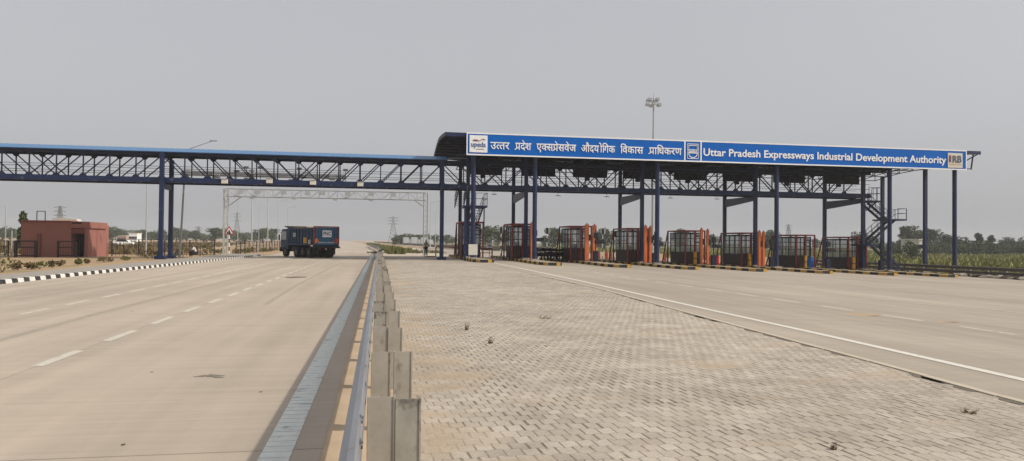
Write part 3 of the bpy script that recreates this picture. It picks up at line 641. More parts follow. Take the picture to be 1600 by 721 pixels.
o = b.build('roof', SOFF, cn); md = o.modifiers.new('t', 'SOLIDIFY'); md.thickness = .06
for y in ysv[::1]:
    MB().box((X0+.02, y-.04, vault(y)-.2), (X1-.02, y+.04, vault(y)-.07)).build('purlin', NAVYD, cn)
MB().box((X0-.02, 62.2, 10.60), (X1+.02, 62.28, 10.93)).build('front_trim', NAVY, cn)
for x in (X0, X1):
    g = MB()
    for a, b_ in zip(ysv, ysv[1:]): g.bar((x, a, vault(a)-.1), (x, b_, vault(b_)-.1), .1, .3)
    g.build('end_trim', NAVYD, cn)
# space frame under the roof
sf = MB(); nx, ny = 27, 6
XA, XZ = 7.6, 55.2
def nb(i, j): return Vector((XA+(XZ-XA)*i/nx, 62.7+12.0*j/ny, 9.25+.45*(1-((j-ny/2)/(ny/2))**2)-.25*j/ny))
def ntp(i, j):
    y = 62.7+12.0*(j+.5)/ny; return Vector((XA+(XZ-XA)*(i+.5)/nx, y, vault(y)-.22))
for i in range(nx+1):
    for j in range(ny+1):
        if i < nx: sf.tube(nb(i, j), nb(i+1, j), .042, 4)
        if j < ny: sf.tube(nb(i, j), nb(i, j+1), .042, 4)
        for di, dj in ((0, 0), (-1, 0), (0, -1), (-1, -1)):
            a, c = i+di, j+dj
            if 0 <= a < nx and 0 <= c < ny: sf.tube(nb(i, j), ntp(a, c), .034, 4)
for i in range(nx):
    for j in range(ny):
        if i < nx-1: sf.tube(ntp(i, j), ntp(i+1, j), .04, 4)
        if j < ny-1: sf.tube(ntp(i, j), ntp(i, j+1), .04, 4)
sf.build('space_frame', NAVYD, cn)
# end bracket at the right
eb = MB(); eb.bar((55.6, 62.4, 9.2), (56.5, 62.4, 9.2), .08); eb.bar((56.5, 62.4, 9.15), (56.75, 62.4, 10.7), .1); eb.bar((55.6, 62.4, 9.8), (57.3, 62.4, 10.7), .09); eb.bar((55.6, 62.4, 10.15), (55.6, 62.4, 9.2), .07)
eb.build('end_bracket', NAVYD, cn)
eb = MB(); eb.bar((7.2, 62.4, 9.2), (5.6, 73, 9.4), .06); eb.bar((5.6, 75, 10.1), (7.6, 70, 9.4), .08); eb.bar((5.6, 68, 11.2), (7.6, 66, 9.6), .08); eb.build('end_bracket', NAVYD, cn)

# sign board on the fascia
SY = 61.9
sg = thing('sign_board', 'very long blue sign board with white border and lettering along the canopy front', 'sign', (31, SY, 9.0))
SX0, SX1, SZ0, SZ1 = 7.17, 55.55, 9.03, 10.90
MB().box((SX0, SY, SZ0), (SX1, SY+.22, SZ1)).build('panel', SIGNB, sg)
bd = MB(); t = .085
bd.box((SX0-.01, SY-.02, SZ1-t), (SX1+.01, SY-.002, SZ1+.03)); bd.box((SX0-.01, SY-.02, SZ0-.03), (SX1+.01, SY-.002, SZ0+t))
bd.box((SX0-.01, SY-.02, SZ0+t), (SX0+t, SY-.002, SZ1-t)); bd.box((SX1-t, SY-.02, SZ0+t), (SX1+.01, SY-.002, SZ1-t))
def sx(px, y=235): return AT(px, y, SY).x
for px in (1070, 1095.3):
    x = sx(px); bd.box((x-.06, SY-.02, SZ0+t), (x+.06, SY-.002, SZ1-t))
bd.build('border', WHITE, sg)

def text_mesh(s, bold=.012, font_size=1.0):
    c = bpy.data.curves.new('lettering', 'FONT'); c.body = s; c.size = font_size; c.offset = bold; c.resolution_u = 3
    o = bpy.data.objects.new('tmp', c); COL.objects.link(o); dg = bpy.context.evaluated_depsgraph_get(); dg.update()
    me = o.evaluated_get(dg).to_mesh(); v = [tuple(q.co) for q in me.vertices]; f = [tuple(p.vertices) for p in me.polygons]
    o.evaluated_get(dg).to_mesh_clear(); bpy.data.objects.remove(o); bpy.data.curves.remove(c)
    return v, f
def clip_right(v, f, frac):
    """keep the left share of a glyph (half-form consonants lose their stem)"""
    bm = bmesh.new(); vs = [bm.verts.new(q) for q in v]
    for p in f:
        try: bm.faces.new([vs[i] for i in p])
        except ValueError: pass
    xs = [q[0] for q in v]; x0, x1 = min(xs), max(xs); cx = x0+(x1-x0)*frac
    bmesh.ops.bisect_plane(bm, geom=bm.verts[:]+bm.edges[:]+bm.faces[:], plane_co=(cx, 0, 0), plane_no=(1, 0, 0), clear_outer=True)
    bm.verts.index_update(); v2 = [tuple(q.co) for q in bm.verts]; f2 = [tuple(x.index for x in p.verts) for p in bm.faces]; bm.free(); return v2, f2
def place_text(parts, x0, x1, z_ref0, z_ref1, yfront, name, m, parent, ref=None, th=.03):
    """fit glyph mesh (flat xy) between x0..x1, local z range given by reference height ref (y0,y1)"""
    v = [q for p in parts for q in p[0]]; 
    mnx, mxx = min(q[0] for q in v), max(q[0] for q in v)
    y0, y1 = ref or (min(q[1] for q in v), max(q[1] for q in v))
    kx = (x1-x0)/(mxx-mnx); kz = (z_ref1-z_ref0)/(y1-y0)
    b = MB()
    for vv, ff in parts:
        b.add([(x0+(q[0]-mnx)*kx, yfront-q[2], z_ref0+(q[1]-y0)*kz) for q in vv], ff)
    me = bpy.data.meshes.new(name); off = wloc(parent); me.from_pydata([tuple(Vector(q)-off) for q in b.v], [], b.f); me.materials.append(m)
    o = bpy.data.objects.new(name, me); COL.objects.link(o); o.parent = parent
    bm = bmesh.new(); bm.from_mesh(me); bmesh.ops.recalc_face_normals(bm, faces=bm.faces)
    for fc in bm.faces:
        if fc.normal.y > 0: fc.normal_flip()
    bm.to_mesh(me); bm.free()
    md = o.modifiers.new('t', 'SOLIDIFY'); md.thickness = th; md.offset = -1
    return o
EN = 'Uttar Pradesh Expressways Industrial Development Authority'
v, f = text_mesh(EN, .018)
place_text([(v, f)], sx(1099), sx(1478), 9.60, 10.29, SY-.035, 'lettering', WHITE, sg, ref=(0, .73*1.0))
# Devanagari words, glyph by glyph in visual order; '~' halves the consonant before it, '^' adds the rakar stroke
def deva(tokens):
    x = 0; parts = []; HL = .60
    for tk in tokens:
        base = tk[0]; v, f = text_mesh(base, .0)
        if not v: continue
        m0 = len(v); v = v+[(q[0]+.030, q[1]+.004, .004) for q in v]+[(q[0]+.015, q[1]-.018, .008) for q in v]; f = f+[tuple(i+m0 for i in p) for p in f]+[tuple(i+2*m0 for i in p) for p in f]   # heavier strokes
        mn = min(q[0] for q in v); mxx = max(q[0] for q in v)
        if base in 'े':                                   # stroke above the previous letter
            w_ = .26; parts.append(([(x-.36, .86, 0), (x-.30, .92, 0), (x-.055, .66, 0), (x-.0, .60, 0), (x-.10, .60, 0)], [(0, 1, 2, 3, 4)])); continue
        if '~' in tk:
            v, f = clip_right(v, f, {'त': .60, 'क': .80}.get(base, .65)); mxx = max(q[0] for q in v)
        parts.append(([(q[0]-mn+x, q[1], q[2]) for q in v], f))
        if '^' in tk:
            st = x+(mxx-mn)*.62; parts.append(([(st, .26, 0), (st+.03, .18, 0), (x-.02, -.03, 0), (x-.06, .05, 0)], [(0, 1, 2, 3)]))
        if base == 'ि': x += .21
        else: x += (mxx-mn)-.03
        if '~' in tk: x -= .02
    return parts
words = [(766, 796, ['उ', 'त~', 'त', 'र']), (804, 830, ['प^', 'द', 'े', 'श']), (838, 900, ['ए', 'क~', 'स', 'प^', 'े', 'स', 'व', 'े', 'ज']),
         (908, 961, ['औ', 'द', 'य', 'ो', 'ि', 'ग', 'क']), (969, 1005, ['ि', 'व', 'क', 'ा', 'स']), (1013, 1065, ['प^', 'ा', 'ि', 'ध', 'क', 'र', 'ण'])]
for a, b_, tk in words:
    place_text(deva(tk), sx(a), sx(b_), 9.59, 10.17, SY-.035, 'lettering', WHITE, sg, ref=(0, .62))
# logo plates
lp = sg
a, b_ = sx(733.5), sx(761.5)
pl_ = MB().box((a, SY-.05, 9.25), (b_, SY-.022, 10.70)).build('logo_plate', WHITE, sg)
v, f = text_mesh('upeda', .02); place_text([(v, f)], a+.14, b_-.14, 9.72, 10.05, SY-.075, 'logo_lettering', LOGOB, sg, ref=(0, .55), th=.02)
g = MB(); 
for p, q in (((a+.3, 10.24), (a+.85, 10.22)), ((a+.85, 10.22), (a+1.12, 10.40)), ((a+1.12, 10.40), (a+1.35, 10.30)), ((a+.3, 10.30), (a+.7, 10.30))): g.bar((p[0], SY-.075, p[1]), (q[0], SY-.075, q[1]), .02, .05)
g.build('logo_mark', LOGOR, sg)
g = MB(); g.box((a+.6, SY-.075, 9.50), (b_-.3, SY-.055, 9.54)); g.build('logo_mark', LOGOG, sg)
a, b_ = sx(1480.5), sx(1503.5)
MB().box((a, SY-.05, 9.20), (b_, SY-.022, 10.62)).build('logo_plate', CREAM, sg)
v, f = text_mesh('RB', .035); place_text([(v, f)], a+.50, b_-.12, 9.72, 10.38, SY-.075, 'logo_lettering', LOGOG, sg, ref=(0, .73), th=.02)
MB().box((a+.13, SY-.075, 9.72), (a+.34, SY-.055, 10.38)).build('logo_lettering', LOGOR, sg)
MB().box((a+.15, SY-.075, 9.50), (b_-.15, SY-.055, 9.54)).build('logo_mark', LOGOY, sg)
# emblem: framed shield with name band
x0, x1 = sx(1074), sx(1091); g = MB(); z0, z1 = 9.30, 10.60; w_ = .05
def fr(mb, p, q, wd=.055): mb.bar((p[0], SY-.03, p[1]), (q[0], SY-.03, q[1]), .03, wd)
fr(g, (x0, z0), (x0, z1)); fr(g, (x1, z0), (x1, z1)); fr(g, (x0, z0), (x1, z0)); fr(g, (x0, z1), (x1, z1)); fr(g, (x0+.1, z1-.14), (x1-.1, z1-.14)); fr(g, (x0+.12, z1-.14), (x0+.12, 9.85)); fr(g, (x1-.12, z1-.14), (x1-.12, 9.85)); fr(g, (x0+.05, 9.80), (x1-.05, 9.80), .08); fr(g, (x0+.05, 10.10), (x1-.05, 10.10), .04)
cx = (x0+x1)/2; rr = (x1-x0)/2-.1; pr = None
for k in range(13):
    t_ = pi+pi*k/12; p = (cx+rr*cos(t_), 9.80+.42*sin(t_)); 
    if pr: fr(g, pr, p, .07)
    pr = p
g.build('emblem', WHITE, sg)
v, f = text_mesh('GANGA', .03); place_text([(v, f)], x0+.14, x1-.14, 9.86, 10.07, SY-.045, 'emblem_lettering', WHITE, sg, ref=(0, .73), th=.02)

# hanging lane display boxes (seen dark against the sky)
pp = [(745, 785), (815, 868), (896, 949), (975, 1027), (1054, 1104), (1131, 1181), (1210, 1258), (1288, 1343)]
ordn = ['first', 'second', 'third', 'fourth', 'fifth', 'sixth', 'seventh', 'eighth']
for i, (a, b_) in enumerate(pp):
    xa, xb = AT(a, 270, 72.2).x, AT(b_, 270, 72.2).x
    if i == 0: xa = xb-3.4
    r = thing('lane_display', 'dark rectangular lane display hanging under the canopy, %s from the left' % ordn[i], 'display', ((xa+xb)/2, 72.3, 8.5), 0, 'lane displays under the canopy')
    MB().box((xa, 72.2, 8.30), (xb, 72.5, 10.3)).build('casing', BLACK, r, bevel=.02)
    for s in (.25, .75): MB().box((xa+(xb-xa)*s-.05, 72.32, 10.3), (xa+(xb-xa)*s+.05, 72.42, 10.9)).build('hanger', NAVYD, r)
    xs_ = xa+(xb-xa)*.42; MB().box((xs_-.2, 72.15, 7.98), (xs_+.2, 72.5, 8.30)).build('signal_head', BLACK, r)

# lamps hanging below the bridge
for i, px in enumerate((772, 872, 948, 1048, 1120)):
    p = AT(px, 305, 68.9); r = thing('hanging_lamp', 'small flat lamp under the footbridge, %s from the left' % ordn[i], 'lamp', (p.x, 68.9, 6.1), 0, 'small lamps under the footbridge')
    MB().box((p.x-.24, 68.8, 6.14), (p.x+.24, 69.0, 6.2)).build('lamp_head', GALV, r); MB().tube((p.x, 68.9, 6.2), (p.x, 68.9, 6.45), .02, 5).build('stem', GALV, r)

# ------------------------------------------------------------------ staircases
def rail_run(mb, p, q, h=1.0, n=4):
    p = Vector(p); q = Vector(q); u = Vector((0, 0, 1))
    for z in (h, h*.55): mb.bar(p+u*z, q+u*z, .04)
    for i in range(n+1):
        a = p.lerp(q, i/n); mb.bar(a, a+u*h, .035)
def flight(parent, p, q, wdir, width, n):
    p = Vector(p); q = Vector(q); wd = Vector(wdir)*width
    f_ = MB(); f_.bar(p, q, .05, .26); f_.bar(p+wd, q+wd, .05, .26); f_.build('stringer', NAVYD, parent)
    st = MB()
    for i in range(1, n):
        c = p.lerp(q, i/n); d = (q-p); d.z = 0; d.normalize(); a = c-d*.13; b_ = c+d*.13
        st.add([a, b_, b_+wd, a+wd, a-Vector((0, 0, .03)), b_-Vector((0, 0, .03)), b_+wd-Vector((0, 0, .03)), a+wd-Vector((0, 0, .03))], [(0,3,2,1),(4,5,6,7),(0,1,5,4),(1,2,6,5),(2,3,7,6),(3,0,4,7)])
    st.build('treads', NAVYD, parent)
    r = MB(); rail_run(r, p, q, 1.0, 5); rail_run(r, p+wd, q+wd, 1.0, 5); r.build('handrail', NAVYD, parent)
sr = thing('staircase', 'blue steel zigzag staircase at the right end of the footbridge', 'staircase', (50, 67, -1))
pf = MB(); pf.box((48.2, 66.3, 6.05-.02), (49.7, 67.9, 6.2)); pf.box((50.6, 66.3, 4.22), (52.6, 68.9, 4.38)); pf.box((47.2, 65.0, 1.62), (48.4, 67.6, 1.76)); pf.build('platform', NAVY, sr)
r = MB(); rail_run(r, (48.3, 66.3, 6.2), (49.7, 66.3, 6.2), 1.3, 3); rail_run(r, (49.7, 66.3, 6.2), (49.7, 67.8, 6.2), 1.3, 2); rail_run(r, (52.6, 66.4, 4.38), (52.6, 68.8, 4.38), 1.05, 2); rail_run(r, (51.6, 66.35, 4.38), (52.6, 66.35, 4.38), 1.05, 1); r.build('platform_railing', NAVYD, sr)
flight(sr, (49.3, 67.9, 6.05), (51.6, 67.9, 4.3), (0, 1, 0), 1.0, 10)
flight(sr, (51.4, 66.5, 4.3), (48.2, 66.5, 1.7), (0, 1, 0), 1.0, 14)
flight(sr, (48.4, 65.2, 1.7), (51.5, 65.2, gz(51.5)), (0, 1, 0), 1.0, 14)
c = MB(); c.bar((49.9, 66.6, gz(50)), (49.9, 66.6, 4.2), .14); c.bar((47.7, 66.9, gz(48)), (47.7, 66.9, 1.7), .14); c.bar((48.2, 66.6, 5.2), (49.4, 66.6, 6.1), .12); c.build('support', NAVY, sr)
s2 = thing('staircase', 'blue steel staircase beside the left end of the sign board, under the canopy', 'staircase', (8.3, 67, 0))
pf = MB(); pf.box((7.3, 64.3, 4.68), (9.35, 67.0, 4.86)); pf.build('platform', NAVY, s2)
r = MB(); rail_run(r, (9.35, 64.3, 4.86), (9.35, 66.9, 4.86), 1.1, 3); rail_run(r, (7.3, 64.3, 4.86), (9.35, 64.3, 4.86), 1.1, 2); r.build('platform_railing', NAVYD, s2)
flight(s2, (9.2, 66.2, 4.75), (8.3, 70.5, .35), (-.9, 0, 0), 1.0, 18)
flight(s2, (8.2, 70.2, 6.5), (7.5, 66.7, 4.8), (-.9, 0, 0), .9, 9)
c = MB(); c.bar((7.4, 64.5, 0), (7.4, 64.5, 4.7), .16); c.bar((9.1, 64.6, 2.7), (9.1, 64.6, 4.7), .1); c.build('support', NAVY, s2)

# ------------------------------------------------------------------ toll islands and booths
IX = [8.35, 13.05, 18.65, 24.25, 30.05, 35.9, 41.75, 47.5]
oi = ['leftmost', 'second', 'third', 'fourth', 'fifth', 'sixth', 'seventh', 'rightmost']
for i, x in enumerate(IX):
    yn = 58.2 if i == 0 else 54.4; z = gz(x)
    r = thing('toll_island', 'raised concrete toll island with yellow and black striped kerb, %s in the row' % oi[i], 'traffic island', (x, yn, z), 0, 'toll islands')
    hw = .85; top = MB(); outline = [(x-hw+.12, 82), (x-hw+.12, yn+1.6), (x-.35, yn+.25), (x+.45, yn+.2), (x+hw-.12, yn+.9), (x+hw-.12, 82)]
    top.prism(outline, 'z', z-.05, z+.22); top.build('slab', CONC, r)
    path = [Vector((x+hw, 80, 0)), Vector((x+hw, yn+.9, 0)), Vector((x+.5, yn, 0)), Vector((x+.22, yn, 0)), Vector((x-.45, yn+.0, 0)), Vector((x-hw, yn+1.6, 0)), Vector((x-hw, 80, 0))]
    pts = []
    for a, b_ in zip(path, path[1:]):
        n = max(1, round((b_-a).length/.95)); pts += [a.lerp(b_, k/n) for k in range(n)]
    pts.append(path[-1]); st = []; cen = Vector((x, 60, 0))
    for k, p in enumerate(pts):
        d = (pts[min(k+1, len(pts)-1)]-pts[max(k-1, 0)]).normalized(); nn = Vector((-d.y, d.x, 0)) 
        if nn.dot(Vector((x, max(p.y, yn+1.2), 0))-p) < 0: nn = -nn
        q = p+nn*.15; st.append([(p.x, p.y, z-.04), (p.x, p.y, z+.24), (q.x, q.y, z+.24), (q.x, q.y, z-.04)])
    fi = min(range(len(pts)), key=lambda q: (pts[q]-Vector((x+.5, yn, 0))).length)
    striped('kerb_stone', st, (KY, KB) if fi % 2 == 0 else (KB, KY), r)

def booth(x, label, long_=1.0):
    z = gz(x)+.27; r = thing('toll_booth', label, 'toll booth', (x, 69.5, z), 0, 'toll booths')
    y0, y1 = 67.4, 71.0; hw = .84; ht = 2.95
    # cabin base and posts
    MB().box((x-hw, y0, z), (x+hw, y1, z+1.05)).build('base_panel', BROWN, r)
    fr_ = MB()
    for xx in (x-hw, x-hw/3, x+hw/3, x+hw):
        for yy in (y0, y1): fr_.cbox((xx, yy, z+1.05+(ht-1.05)/2), (.07, .07, ht-1.05))
    for yy in (y0+(y1-y0)*.33, y0+(y1-y0)*.66):
        for xx in (x-hw, x+hw): fr_.cbox((xx, yy, z+1.05+(ht-1.05)/2), (.07, .07, ht-1.05))
    for zz in (z+1.09, z+1.75, z+2.45, z+ht-.05):
        for yy in (y0, y1): fr_.cbox((x, yy, zz), (2*hw, .06, .06))
        for xx in (x-hw, x+hw): fr_.cbox((xx, (y0+y1)/2, zz), (.06, y1-y0, .06))
    fr_.build('window_frame', NAVYD, r)
    g = MB()
    for yy in (y0+.01, y1-.01): g.add([(x-hw, yy, z+1.05), (x+hw, yy, z+1.05), (x+hw, yy, z+ht-.05), (x-hw, yy, z+ht-.05)], [(0, 1, 2, 3)])
    for xx in (x-hw+.01, x+hw-.01): g.add([(xx, y0, z+1.05), (xx, y1, z+1.05), (xx, y1, z+ht-.05), (xx, y0, z+ht-.05)], [(0, 1, 2, 3)])
    g.build('glass', GLASS, r)
    MB().box((x-hw-.05, y0-.05, z+ht), (x+hw+.05, y1+.05, z+ht+.07)).build('roof', NAVYD, r, bevel=.01)
    # door and blue panel on the near side
    dr = MB(); dr.box((x+.10, y0-.06, z+.05), (x+.76, y0-.036, z+1.05)); dr.box((x+.10, y0-.06, z+1.05), (x+.19, y0-.036, z+2.75)); dr.box((x+.66, y0-.06, z+1.05), (x+.76, y0-.036, z+2.75)); dr.box((x+.19, y0-.06, z+2.0), (x+.66, y0-.036, z+2.12)); dr.box((x+.19, y0-.06, z+2.6), (x+.66, y0-.036, z+2.75)); dr.build('door', NAVY, r)
    MB().cbox((x-.25, y0+1.2, z+1.25), (.5, .4, .5)).build('computer', BLACK, r); MB().cbox((x-.1, y0+.7, z+1.15), (1.1, .5, .06)).build('counter', BROWN, r)
    # red crash frame around the cabin
    f2 = MB(); e = .16; zt = z+ht+.22
    P = [(x-hw-e, y0-.45), (x+hw+e, y0-.45), (x+hw+e, y1+.3), (x-hw-e, y1+.3)]
    for (a, b_), (c, d) in zip(P, P[1:]+P[:1]): f2.bar((a, b_, zt), (c, d, zt), .12)
    for k, (a, b_) in enumerate(P): f2.bar((a, b_, z-.25), (a, b_, zt), .12)
    f2.bar((x+.0, y0-.45, z), (x+.0, y0-.45, zt), .15); 
    f2.bar((x-hw-e, y1+.3, zt), (x-hw-e-.05, y1+1.6, z), .10); f2.bar((x-hw-e, y0-.45, 2.0+z), (x-hw-e, y1+.3, 2.0+z), .06)
    f2.build('crash_frame', RED, r)
    cs = MB()
    for k in range(5): 
        xx = x-hw-.2+k*.24; cs.box((xx, y0-.43, z), (xx+.17, y0-.36, z+1.2-.05*(k % 2)))
    cs.build('guard_sheet', BROWN, r)
    return r
BL = ['with red frame half hidden behind the left staircase', 'between two columns left of the parked motorcycles', 'right of the parked motorcycles, twin orange pillars beside it', 'under the middle of the Hindi lettering, with two orange pillars', 'below the emblem on the sign, two orange pillars at its right', 'below the word Expressways, orange pillars touching each other', 'with a blue barrel at its right side', 'last before the right staircase with yellow posts']
for i, x in enumerate(IX): booth(x, 'toll booth '+BL[i])

def pillar(x, y, w_, h, label):
    r = thing('pillar', label, 'pillar', (x, y, gz(x)), 0, 'orange pillars'); z = gz(x)+.26
    w_ *= .74; MB().box((x-w_/2, y-.11, z), (x+w_/2, y+.11, z+h)).build('shaft', ORANGE, r, bevel=.03)
    MB().tube((x, y, z+h), (x, y, z+h+.12), .06, 8).build('cap', REDP, r)
    MB().box((x+w_/2-.02, y-.15, z+h*.55), (x+w_/2+.12, y+.15, z+h*.72)).build('reader_box', BLACK, r)
PI = [(13.66, 65.5, .44, 3.3, 'orange steel pillar right of the second toll booth'), (18.80, 65.5, .52, 3.35, 'orange pillar beside the third booth, left of its pair'), (19.52, 65.5, .50, 3.3, 'orange pillar beside the third booth, right of its pair'),
      (24.35, 65.2, .42, 3.4, 'orange pillar beside the fourth booth, left of its pair'), (24.98, 65.6, .36, 3.35, 'orange pillar beside the fourth booth, right of its pair'), (30.0, 65.4, .34, 3.35, 'orange pillar beside the fifth booth, left of its pair'), (30.72, 65.6, .32, 3.3, 'orange pillar beside the fifth booth, right of its pair'),
      (35.92, 65.4, .36, 3.35, 'orange pillar beside the sixth booth, left of its pair'), (36.42, 65.5, .36, 3.3, 'orange pillar beside the sixth booth, right of its pair')]
for a in PI: pillar(*a)
for i, x in enumerate((13.9, 19.9, 25.6, 31.4, 37.2, 43.2, 47.9)):                   # black barrier machine heads with arms
    z = gz(x)+.26 if i not in () else 0; xi = IX[i+1]+.62
    r = thing('boom_barrier', 'black barrier machine on a thin post, %s toll lane from the left' % ordn[i], 'barrier', (xi, 64.2, z), 0, 'lane barriers')
    MB().tube((xi, 64.2, z), (xi, 64.2, z+2.9), .05, 8).build('post', BLACK, r); MB().box((xi-.1, 64.0, z+1.6), (xi+.75, 64.3, z+1.92)).build('display', BLACK, r, bevel=.02)
    MB().box((xi-.16, 64.05, z+2.1), (xi+.16, 64.3, z+2.6)).build('signal_head', BLACK, r); MB().box((xi-.2, 64.0, z), (xi+.2, 64.4, z+.95)).build('cabinet', NAVYD, r)
for i, (px, y0_, y1_) in enumerate(((1086, 403, 416), (1171, 402, 418), (1259, 403, 422), (1334, 403, 421))):
    p = AT(px, y1_, 66.2); z = gz(p.x)+.26; r = thing('bollard', 'short yellow post in front of the %s toll booth' % ['fifth', 'sixth', 'seventh', 'last'][i], 'bollard', (p.x, 66.2, z), 0, 'yellow posts')
    MB().box((p.x-.13, 66.1, z), (p.x+.13, 66.35, z+1.15)).build('post', YEL, r, bevel=.02); MB().box((p.x-.14, 66.09, z+.5), (p.x+.14, 66.36, z+.58)).build('band', BLACK, r)
p = AT(1266, 421, 65.2); z = gz(p.x); r = thing('barrel', 'bright blue plastic barrel right of the seventh toll booth', 'barrel', (p.x, 65.2, z)); b = MB()
b.tube((p.x, 65.2, z+.26), (p.x, 65.2, z+.6), .27, 16, .31).tube((p.x, 65.2, z+.6), (p.x, 65.2, z+.95), .31, 16, .31).tube((p.x, 65.2, z+.95), (p.x, 65.2, z+1.25), .31, 16, .26); b.build('drum', BLUEP, r)
b = MB(); [b.tube((p.x, 65.2, z+q), (p.x, 65.2, z+q+.04), .325, 16) for q in (.58, .93, 1.24)]; b.build('hoop', BLUEP, r)
p = AT(1121, 418, 65.8); z = gz(p.x); r = thing('fire_extinguisher', 'red fire extinguisher standing left of the sixth toll booth', 'extinguisher', (p.x, 65.8, z)); MB().tube((p.x, 65.8, z+.26), (p.x, 65.8, z+1.1), .17, 12).build('cylinder', REDP, r); MB().tube((p.x, 65.8, z+1.1), (p.x, 65.8, z+1.25), .06, 8).build('valve', BLACK, r)

# white notice board, red trestle, white box at the first island
r = thing('notice_board', 'blank white notice board on legs at the foot of the first canopy column', 'notice board', (7.6, 61.3, 0))
a, b_ = AT(732, 395, 61.3), AT(746, 395, 61.3); MB().box((a.x, 61.25, .55), (b_.x, 61.32, 1.45)).build('panel', CREAM, r); l = MB(); l.bar((a.x+.08, 61.35, .0), (a.x+.08, 61.35, 1.2), .05); l.bar((b_.x-.08, 61.35, .0), (b_.x-.08, 61.35, 1.2), .05); l.build('leg', GALV, r)
r = thing('trestle', 'dark red pipe trestle right of the white notice board', 'barrier', (9.5, 70, 0)); a, b_ = AT(748, 390, 70), AT(769, 390, 70); t_ = MB()
t_.tube((a.x, 70, 1.0), (b_.x, 70, 1.0), .07, 8)
for xx in (a.x, b_.x): t_.tube((xx, 70, -.02), (xx, 70, 1.0), .06, 8)
t_.tube((a.x, 70, .6), (b_.x, 70, .6), .04, 8); t_.build('frame', RED, r)
p = AT(765, 384, 80); r = thing('meter_box', 'small white box with a dark slot above the red trestle', 'box', (p.x, 80, p.z)); MB().box((p.x-.3, 80, p.z-.3), (p.x+.3, 80.3, p.z+.25)).build('casing', WHITE, r, bevel=.02); MB().box((p.x-.12, 79.98, p.z-.06), (p.x+.12, 79.995, p.z+.04)).build('slot', BLACK, r); MB().tube((p.x, 80.15, -.1), (p.x, 80.15, p.z-.3), .04, 6).build('post', GALV, r)
# red pipe frame left of the canopy, near the standing man
r = thing('pipe_frame', 'bent dark red pipe gate left of the leftmost toll booth', 'gate', (6, 76, 0)); t_ = MB(); a = AT(681, 397, 78); c = AT(690, 388, 78)
t_.tube((a.x, 78, .05), (a.x, 78, 1.05), .06, 8); t_.tube((a.x, 78, 1.05), (a.x+2.1, 78, 1.05), .06, 8); t_.tube((a.x+2.1, 78, 0), (a.x+2.1, 78, 1.05), .06, 8); t_.tube((a.x-1.0, 78, .06), (a.x, 78, .06), .05, 8); t_.build('frame', RED, r)

# round signs on striped posts behind the canopy
for i, (px, py) in enumerate(((751, 362), (783, 360), (855, 361), (942, 362), (961, 366))):
    Y = 84; p = AT(px, py, Y); r = thing('round_sign', 'round road sign on a striped post seen %s' % ['just right of the left staircase', 'left of the second toll booth', 'above the parked motorcycles', 'right of the third booth pillars', 'left of the fourth toll booth'][i], 'road sign', (p.x, Y, gz(p.x)), 0, 'round signs behind the booths')
    m_ = MB(); m_.tube((p.x, Y, p.z), (p.x, Y+.03, p.z), .38, 20); m_.build('rim', PALE, r)
    m_ = MB(); m_.tube((p.x, Y-.02, p.z), (p.x, Y-.005, p.z), .32, 20); m_.build('face', GALV, r); MB().box((p.x-.11, Y-.04, p.z-.34), (p.x+.11, Y-.025, p.z+.34)).build('bar', BLACK, r)
    for q in range(6):
        z0 = gz(p.x)+(p.z-.38-gz(p.x))*q/6; z1 = gz(p.x)+(p.z-.38-gz(p.x))*(q+1)/6; MB().tube((p.x, Y+.06, z0), (p.x, Y+.06, z1-.003), .04, 8).build('post_band', WHITE if q % 2 else BLACK, r)

# ------------------------------------------------------------------ motorcycles
def motorcycle(loc, rz, label):
    r = thing('motorcycle', label, 'motorcycle', loc, rz, 'parked motorcycles')
    for yy in (-.62, .62):
        w_ = MB()
        for k in range(20):
            a, b_ = 2*pi*k/20, 2*pi*(k+1)/20; w_.tube((0, yy+.28*cos(a), .31+.28*sin(a)), (0, yy+.28*cos(b_), .31+.28*sin(b_)), .05, 6)
        w_.build('wheel', RUB, r, local=True)
    b = MB(); b.prism([(-.30, .35), (.25, .32), (.30, .62), (-.25, .66)], 'x', -.13, .13); b.build('engine', TDARK, r, local=True, bevel=.03)
    b = MB(); b.prism([(.05, .72), (.42, .78), (.38, .98), (.10, 1.0)], 'x', -.13, .13); b.build('tank', BLACK, r, local=True, bevel=.05)
    b = MB(); b.prism([(-.85, .86), (.05, .74), (.05, .84), (-.80, .96)], 'x', -.12, .12); b.build('seat', TDARK, r, local=True, bevel=.03)
    b = MB(); b.tube((-.0, .62, .31), (0, .42, 1.02), .035, 8); b.tube((-.34, .36, 1.08), (.34, .36, 1.08), .02, 8); b.build('handlebar', GALV, r, local=True)
    b = MB(); b.tube((0, .50, .92), (0, .62, .92), .10, 12); b.build('headlight', PALE, r, local=True)
    b = MB(); b.prism([(-.95, .60), (-.35, .62), (-.30, .68), (-.9, .70)], 'x', -.07, .07); b.build('mudguard', TDARK, r, local=True)
    for s in (-.32, .32): MB().tube((s*.9, .38, 1.08), (s, .36, 1.28), .012, 6).build('mirror_stalk', BLACK, r, local=True)
    return r
for px, rz, lb in ((843, 1.2, 'dark motorcycle parked nearest the second column, leaning left'), (853, 1.0, 'dark motorcycle with pale fairing in the middle of the parked row'), (864, 1.3, 'dark motorcycle parked at the rear right of the row'), (872, .9, 'dark motorcycle tight against the third toll booth')):
    p = AT(px, 400, 70.5); motorcycle((p.x, 70.5, gz(p.x)+.01), rz, lb).scale = (1.5, 1.3, 1.3)

